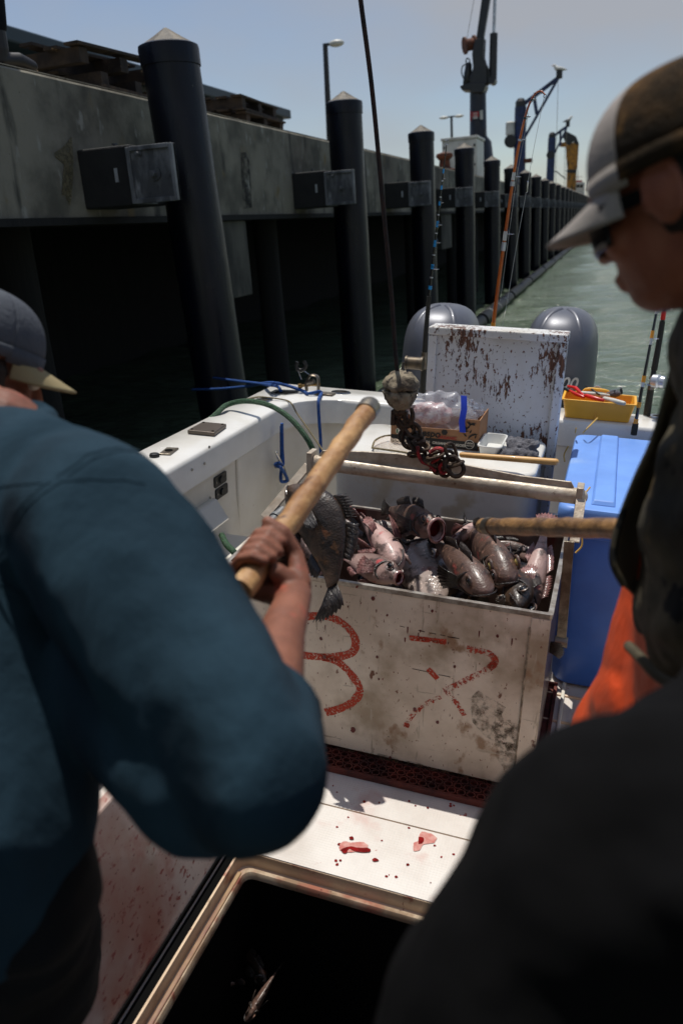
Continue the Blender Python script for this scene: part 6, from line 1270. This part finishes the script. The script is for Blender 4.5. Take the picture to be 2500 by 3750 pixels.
x_, y_a, z_a = frame_from(fd); mb.tube([el.lerp(wr, .33)+x_*.053*cos(a)+y_a*.053*sin(a) for a in [j*pi/10 for j in range(20)]], .009, 8, closed=True); part('cuff', mb, M['teal'], t, smooth=True)
mb = MB(); mb.capsule([hip, hip+V((0, 0, -.05))], [.15, .15], 22)
for h_, k_, a_ in ((hipR, kR, aR), (hipL, kL, aL)): mb.capsule([h_, k_, a_+V((0, 0, .12))], [.105, .085, .075], 20)
remeshed('trousers', mb, M['trouser'], t, .009, 5, disp=[(.1, .03)])
for a_, mm in ((aR, 'bootpale'), (aL, 'bootpale')):
    mb = MB(); mb.capsule([a_+V((0, 0, .26)), a_+V((0, 0, .02)), a_+V((.0, .0, -.02))], [.070, .060, .055], 16); mb.capsule([a_+V((0, -.02, -.03)), a_+V((.02, .10, -.035)), a_+V((.03, .18, -.042))], [.048, .045, .037], 16)
    remeshed('boot', mb, M[mm], t, .007, 3)
# hair and cap
R3 = HA.to_3x3(); mb = MB(); mb.ell(HA @ V((0, -.028, .0)), (.081, .088, .085), R3); mb.ell(HA @ V((0, -.06, -.035)), (.062, .05, .05), R3)
for x in (-1, 1): mb.ell(HA @ V((x*.070, .02, -.005)), (.012, .016, .032), R3)
remeshed('hair', mb, M['hair'], t, .006, 2, disp=[(.012, .010)])
def cap(A, root, mfront, mback, mbrim, s=1.0, split=True, ch=.088, blen=.075, tilt=0, bw=.078, brow=.048, lip=None):
    P = lambda x, y, z: A @ V((x*s, y*s, z*s))
    def crown(u, v, off=0):
        th = v*pi/2; an = u*2*pi; r = cos(th)**.75 if th < pi/2-.01 else 0.001
        return P((.086+off)*r*cos(an), -.010+(.106+off)*r*sin(an), brow+(ch+off)*sin(th))
    n, m = 48, 14
    for nm, mt, u0, u1 in (('cap_front', mfront, .06, .44), ('cap_back', mback, .44, 1.06)):
        mb = MB(); mb.grid(lambda u, v: crown(u0+(u1-u0)*u, v*.995), n, m)
        for j in range(1): pass
        part(nm, mb, M[mt], root, smooth=True, angle=180, solid=.003)
    mb = MB(); mb.grid(lambda u, v: P((.0885+.001)*cos(u*2*pi), -.010+.1085*sin(u*2*pi), brow-.016+.020*v) if False else P((.0885+.001)*cos((.44+.62*u)*2*pi), -.010+.1085*sin((.44+.62*u)*2*pi), brow-.016+.020*v), 60, 2); part('cap_band', mb, M[mback], root, smooth=True, angle=180, solid=.003)
    mb = MB(); mb.grid(lambda u, v: P(.0885*cos((.05+.40*u)*2*pi), -.010+.1085*sin((.05+.40*u)*2*pi), brow-.022+.026*v), 50, 2); part('cap_front_edge', mb, M[mfront], root, smooth=True, angle=180, solid=.003)
    def br(u, v, dz=0):
        x = -1+2*u; L_ = blen*(1-abs(x)**2.2)**.5 if abs(x) < 1 else 0
        yb = -.010+.104*sqrt(max(0, 1-(x*bw/.0875)**2)); y = yb+L_*v
        return P(x*bw*(1+.02*v), y, brow-.012-.014*x*x*(.4+.6*v)-tilt*v+dz)
    mb = MB(); mb.grid(lambda u, v: br(u, v), 30, 8); part('cap_brim', mb, M[mbrim], root, smooth=True, angle=180, solid=.004)
    mb = MB(); mb.ell(P(0, -.010, brow+ch+.001), (.008*s, .008*s, .004*s), A.to_3x3()); part('cap_button', mb, M[mback], root, smooth=True)
cap(HA, t, 'capblue', 'capblue', 'brimtan', .98, blen=.070, tilt=.02, brow=.045)
eyes(HA, t)
# the gaff handle he holds
g = thing('gaff_handle', 'worn light wooden gaff handle with a dull metal ferrule raised by the man in teal', 'gaff', S0)
n_ = 22; pts = [S0.lerp(S1, i/n_)+V((.0012*sin(i*1.9), 0, .0012*cos(i*2.3))) for i in range(n_+1)]
mb = MB(); mb.tube(pts, [.0185+.0009*noise.noise(V((i*.9, 2, 0))) for i in range(n_+1)], 18); part('shaft', mb, M['wood'], g, smooth=True)
mb = MB(); e = S1; mb.tube([e-sdir*.022, e+sdir*.004, e+sdir*.010], [.0205, .0205, .018], 20); mb.capsule([e-sdir*.002, e+sdir*.010], [.014, .012], 14); part('ferrule', mb, M['dullsteel'], g, smooth=True)

# ---------- man on the right in cap, sunglasses and camouflage jacket
t = thing('person', 'man at the right in brown mesh cap, sunglasses, camouflage jacket and orange bib trousers', 'person', (.25, 1.1, 0))
hc = bd(2512, 705, .95); HB = basis(hc, (-.80, .38, -.38), (-.24, .12, .95))
chest = bd(3040, 1560, 1.05); waist = bd(2870, 2230, 1.18); nk = bd(2900, 1130, .98); sh = bd(2860, 1580, 1.0); shr = bd(3350, 1500, .95)
R0, R1 = bd(1768, 1926, 1.80), bd(2330, 1937, 1.34); rd = (R1-R0).normalized(); R1e = R1+rd*.20; hcR = R1+rd*.115
elb = bd(2800, 2150, 1.16); wrR_ = bd(2580, 2010, 1.22)
body = MB(); head_mesh(body, HB, .92); body.capsule([HB @ V((0, -.025, -.05)), nk], [.06, .066], 18); body.capsule([nk, chest, waist], [.07, .12, .12], 16)
body.capsule([sh, elb, wrR_], [.05, .044, .03], 16); W_ = grip(body, hcR, -rd, (hcR-wrR_), (0, -.6, .8), .0165); body.capsule([wrR_, W_], [.029, .024], 14)
elr = bd(3500, 2100, 1.3); wrr = V((.38, 1.55, 1.02)); body.capsule([shr, elr, wrr], [.05, .042, .03], 14); relaxed(body, wrr, (-.5, .7, -.2), (0, -.2, -1))
remeshed('body', body, M['skindark'], t, .004, 3)
mb = MB(); mb.capsule([nk+V((0, 0, -.05)), sh], [.08, .085], 20); mb.capsule([nk+V((0, 0, -.05)), shr], [.08, .085], 20)
mb.capsule([nk+V((0, 0, -.06)), chest, waist], [.12, .175, .185], 26); mb.capsule([sh, elb, elb.lerp(wrR_, .5)], [.088, .070, .058], 20); mb.capsule([shr, elr, elr.lerp(wrr, .8)], [.085, .07, .055], 18)
mb.tube([nk+V((.075*cos(a), .075*sin(a), .01+.01*sin(a))) for a in [j*pi/8 for j in range(16)]], .020, 8, closed=True)
remeshed('jacket', mb, M['camo'], t, .007, 6, disp=[(.12, .040), (.04, .012)])
# open front of the jacket hanging down in a curve
fl_o = smooth_path([bd(2470, 1330, 1.03), bd(2400, 1590, 1.08), bd(2330, 1750, 1.10), bd(2272, 1900, 1.11), bd(2243, 2010, 1.11), bd(2247, 2075, 1.11), bd(2282, 2142, 1.12)], 5)
fl_i = smooth_path([bd(2540, 1330, 1.08), bd(2520, 1590, 1.14), bd(2480, 1750, 1.18), bd(2450, 1900, 1.19), bd(2430, 2010, 1.19), bd(2420, 2090, 1.19), bd(2400, 2300, 1.2)], 5)
mb = MB(); k = len(fl_o); mb.grid(lambda u, v: fl_o[min(int(u*(k-1)+.5), k-1)].lerp(fl_i[min(int(u*(k-1)+.5), k-1)], v)+V((0, .012*sin(v*pi*1.2), 0)), k-1, 8); part('jacket_flap', mb, M['lining'], t, smooth=True, angle=180, solid=.004)
mb = MB(); mb.tube(fl_o, .005, 8); part('flap_hem', mb, M['camo'], t, smooth=True)
hm = smooth_path([bd(2300, 2365, 1.13), bd(2345, 2410, 1.08), bd(2420, 2485, 1.06), bd(2560, 2540, 1.04)], 6)
# orange bib trousers
hipc = waist+V((.0, .02, -.20)); hL, hR = hipc+V((-.09, .05, -.02)), hipc+V((.1, -.02, -.02)); kL, kR = V((.055, 1.34, .50)), V((.36, 1.30, .52)); aL, aR = V((.10, 1.22, .1)), V((.40, 1.15, .1))
mb = MB(); mb.capsule([waist+V((-.02, .03, .02)), hipc], [.165, .17], 24); mb.capsule([waist+V((-.09, .10, .08)), hL+V((0, .02, .0))], [.10, .12], 20)
for h_, k_, a_ in ((hL, kL, aL), (hR, kR, aR)): mb.capsule([h_, k_, a_], [.125, .095, .085], 22)
remeshed('bib_trousers', mb, M['orange'], t, .008, 5, disp=[(.14, .018), (.04, .004)])
mb = MB(); mb.tube(hm, .007, 8); part('jacket_hem', mb, M['camo'], t, smooth=True)
for a_ in (aL, aR):
    mb = MB(); mb.capsule([a_+V((0, 0, .05)), a_+V((0, 0, -.03))], [.07, .06], 14); mb.capsule([a_+V((0, 0, -.055)), a_+V((-.03, .15, -.06))], [.045, .04], 14); remeshed('boot', mb, M['boot'], t, .008, 3)
R3 = HB.to_3x3(); mb = MB(); mb.ell(HB @ V((0, -.034, .004)), (.079, .082, .078), R3); mb.ell(HB @ V((0, -.052, -.036)), (.064, .046, .044), R3); remeshed('hair', mb, M['hair'], t, .006, 2, disp=[(.012, .008)])
cap(HB, t, 'capgrey', 'capmesh', 'capgrey', .95, blen=.074, tilt=.024, brow=.038, ch=.088)
sg = thing
mb = MB()
def lensf(sx):
    return lambda u, v: HB @ (V((sx*(.012+.062*u), .106-.045*u**2.2, .006-.040*v-.006*u*(1-v)+.004*sin(v*pi)))*.935)
for sx in (-1, 1): mb.grid(lensf(sx), 12, 6)
s_ = part('sunglasses', mb, M['lens'], t, smooth=True, angle=180, solid=.003)
for sx in (-1, 1): mb = MB(); mb.bar(HB @ V((sx*.070, .060, .002)), HB @ V((sx*.078, -.02, .0)), .004, .014, HB.to_3x3() @ V((0, 0, 1))); part('glasses_arm', mb, M['lens'], s_)
g = thing('gaff_handle', 'grimy wooden gaff handle with a metal ferrule held level by the man in camouflage', 'gaff', R0)
n_ = 26; mb = MB(); mb.tube([R0.lerp(R1e, i/n_)+V((0, 0, .001*sin(i*1.7))) for i in range(n_+1)], [.0178+.0012*noise.noise(V((i*.8, 5, 0))) for i in range(n_+1)], 18); part('shaft', mb, M['wood_dark'], g, smooth=True)
mb = MB(); mb.tube([R0+rd*.022, R0+rd*.048], [.0195, .0195], 20); part('ferrule', mb, M['dullsteel'], g, smooth=True)
mb = MB(); mb.capsule([R0+rd*.012, R0+rd*.02], [.0165, .0175], 16); part('butt', mb, mat('worn_orange_wood', (176, 92, 46), .5, ns=30), g, smooth=True)

# ---------- black clothed person bending close in front of the camera
t = thing('person', 'person in plain black jacket bending close by at the lower right', 'person', (.1, .45, 0))
sh = bd(2260, 3230, .66); el = bd(1810, 3730, .70); bk = bd(3100, 3300, .66); nk = bd(2950, 2700, .80); hp = bd(3300, 4300, .8)
hcK = bd(3350, 2500, .85); HK = basis(hcK, (.2, .9, -.5), (0, .3, .95))
body = MB(); head_mesh(body, HK); body.capsule([HK @ V((0, -.02, -.05)), nk], [.055, .06], 14); wk = V((-.02, .75, .95)); body.capsule([sh, el, wk], [.05, .042, .03], 14); relaxed(body, wk, (0, .5, -.8), (-1, 0, 0)); body.capsule([nk, bk, hp], [.08, .12, .12], 14)
remeshed('body', body, M['skindark'], t, .005, 3)
mb = MB(); mb.capsule([nk, bk, hp], [.11, .165, .16], 24); mb.capsule([nk+V((0, 0, -.03)), sh], [.09, .108], 22); mb.capsule([bk, sh], [.13, .108], 20); mb.capsule([sh, sh.lerp(el, .5), el], [.110, .098, .092], 22); mb.capsule([el, el.lerp(wk, .85)], [.088, .05], 18)
remeshed('jacket', mb, M['black'], t, .007, 8, disp=[(.14, .035), (.05, .010)])
mb = MB(); hq = V((hp.x, hp.y-.05, hp.z-.05)); mb.capsule([hp, hq], [.15, .15], 20)
for s in (-1, 1): mb.capsule([hq+V((s*.09, 0, 0)), V((hq.x+s*.12, hq.y+.12, .5)), V((hq.x+s*.12, hq.y-.05, .06))], [.1, .08, .06], 16)
remeshed('trousers', mb, M['black'], t, .009, 4)
mb = MB(); mb.ell(HK @ V((0, -.02, .025)), (.088, .108, .098), HK.to_3x3()); remeshed('beanie', mb, M['black'], t, .006, 2)

# ---------- person on the quay, only one boot in the picture
t = thing('person', 'person standing on the quay wall at the top left in rubber boots', 'person', (-4.0, 3.8, ZT), WM)
tp_ = wx(128, 205, -3.72); ax_ = wx(20, 200, -3.8)
bz0 = ZT+.018
def bootq(tipp, ank, rt):
    mb = MB(); d = (V((tipp.x, tipp.y, 0))-V((ank.x, ank.y, 0))).normalized(); tp2 = V((tipp.x, tipp.y, bz0+.065)); hl = tp2-d*.26
    mb.capsule([hl+V((0, 0, .30)), hl+V((0, 0, .06)), hl], [.058, .055, .045], 14); mb.capsule([hl, hl.lerp(tp2, .5)+V((0, 0, .01)), tp2-d*.04+V((0, 0, -.012))], [.046, .050, .040], 16); b = remeshed('boot', mb, M['boot'], rt, .006, 2)
    mb = MB(); mb.tube([hl-d*.04+V((0, 0, -.052)), hl.lerp(tp2, .5)+V((0, 0, -.052)), tp2-d*.02+V((0, 0, -.052)), tp2+d*.004+V((0, 0, -.05))], [.040, .046, .042, .02], 14, flat=.32, hint=V((0, 0, 1)).cross(d)); part('sole', mb, M['sole'], rt, smooth=True)
    return hl
h1 = bootq(tp_, ax_+V((-.03, -.2, 0)), t); h2 = bootq(tp_+V((-.34, -.25, 0)), ax_+V((-.37, -.45, 0)), t)
hpq = (h1+h2)/2+V((0, 0, .88)); mb = MB(); mb.capsule([hpq, hpq+V((0, 0, -.04))], [.15, .15], 18)
for h_ in (h1, h2): mb.capsule([hpq.lerp(h_, .1), h_+V((0, .03, .46)), h_+V((0, 0, .2))], [.1, .085, .07], 16)
remeshed('trousers', mb, M['trouser'], t, .01, 4)
mb = MB(); mb.capsule([hpq, hpq+V((0, .03, .42))], [.15, .17], 20)
cq = hpq+V((0, .03, .48)); hand_q = []
for s in (-1, 1): mb.capsule([cq+V((s*.0, 0, -.04)), cq+V((s*.19, 0, -.06)), cq+V((s*.25, .02, -.33)), cq+V((s*.24, .12, -.55))], [.1, .075, .06, .045], 16); hand_q.append(cq+V((s*.24, .12, -.55)))
remeshed('jacket', mb, M['trouser'], t, .01, 5)
HQ = basis(cq+V((0, .05, .22)), (.3, .9, -.4), (0, .2, 1)); mb = MB(); head_mesh(mb, HQ); mb.capsule([HQ @ V((0, -.02, -.05)), cq], [.055, .06]); mb.capsule([cq, hpq], [.08, .1])
for q in hand_q: mb.capsule([q+V((0, -.03, .1)), q], [.03, .028]); relaxed(mb, q, (0, .1, -1), (0, 1, 0))
remeshed('body', mb, M['skindark'], t, .006, 2)
mb = MB(); mb.ell(HQ @ V((0, -.025, .02)), (.084, .1, .092), HQ.to_3x3()); remeshed('hair', mb, M['hair'], t, .008, 2)
bpy.context.view_layer.update()
print('VERTS ok, objects', len(bpy.data.objects))
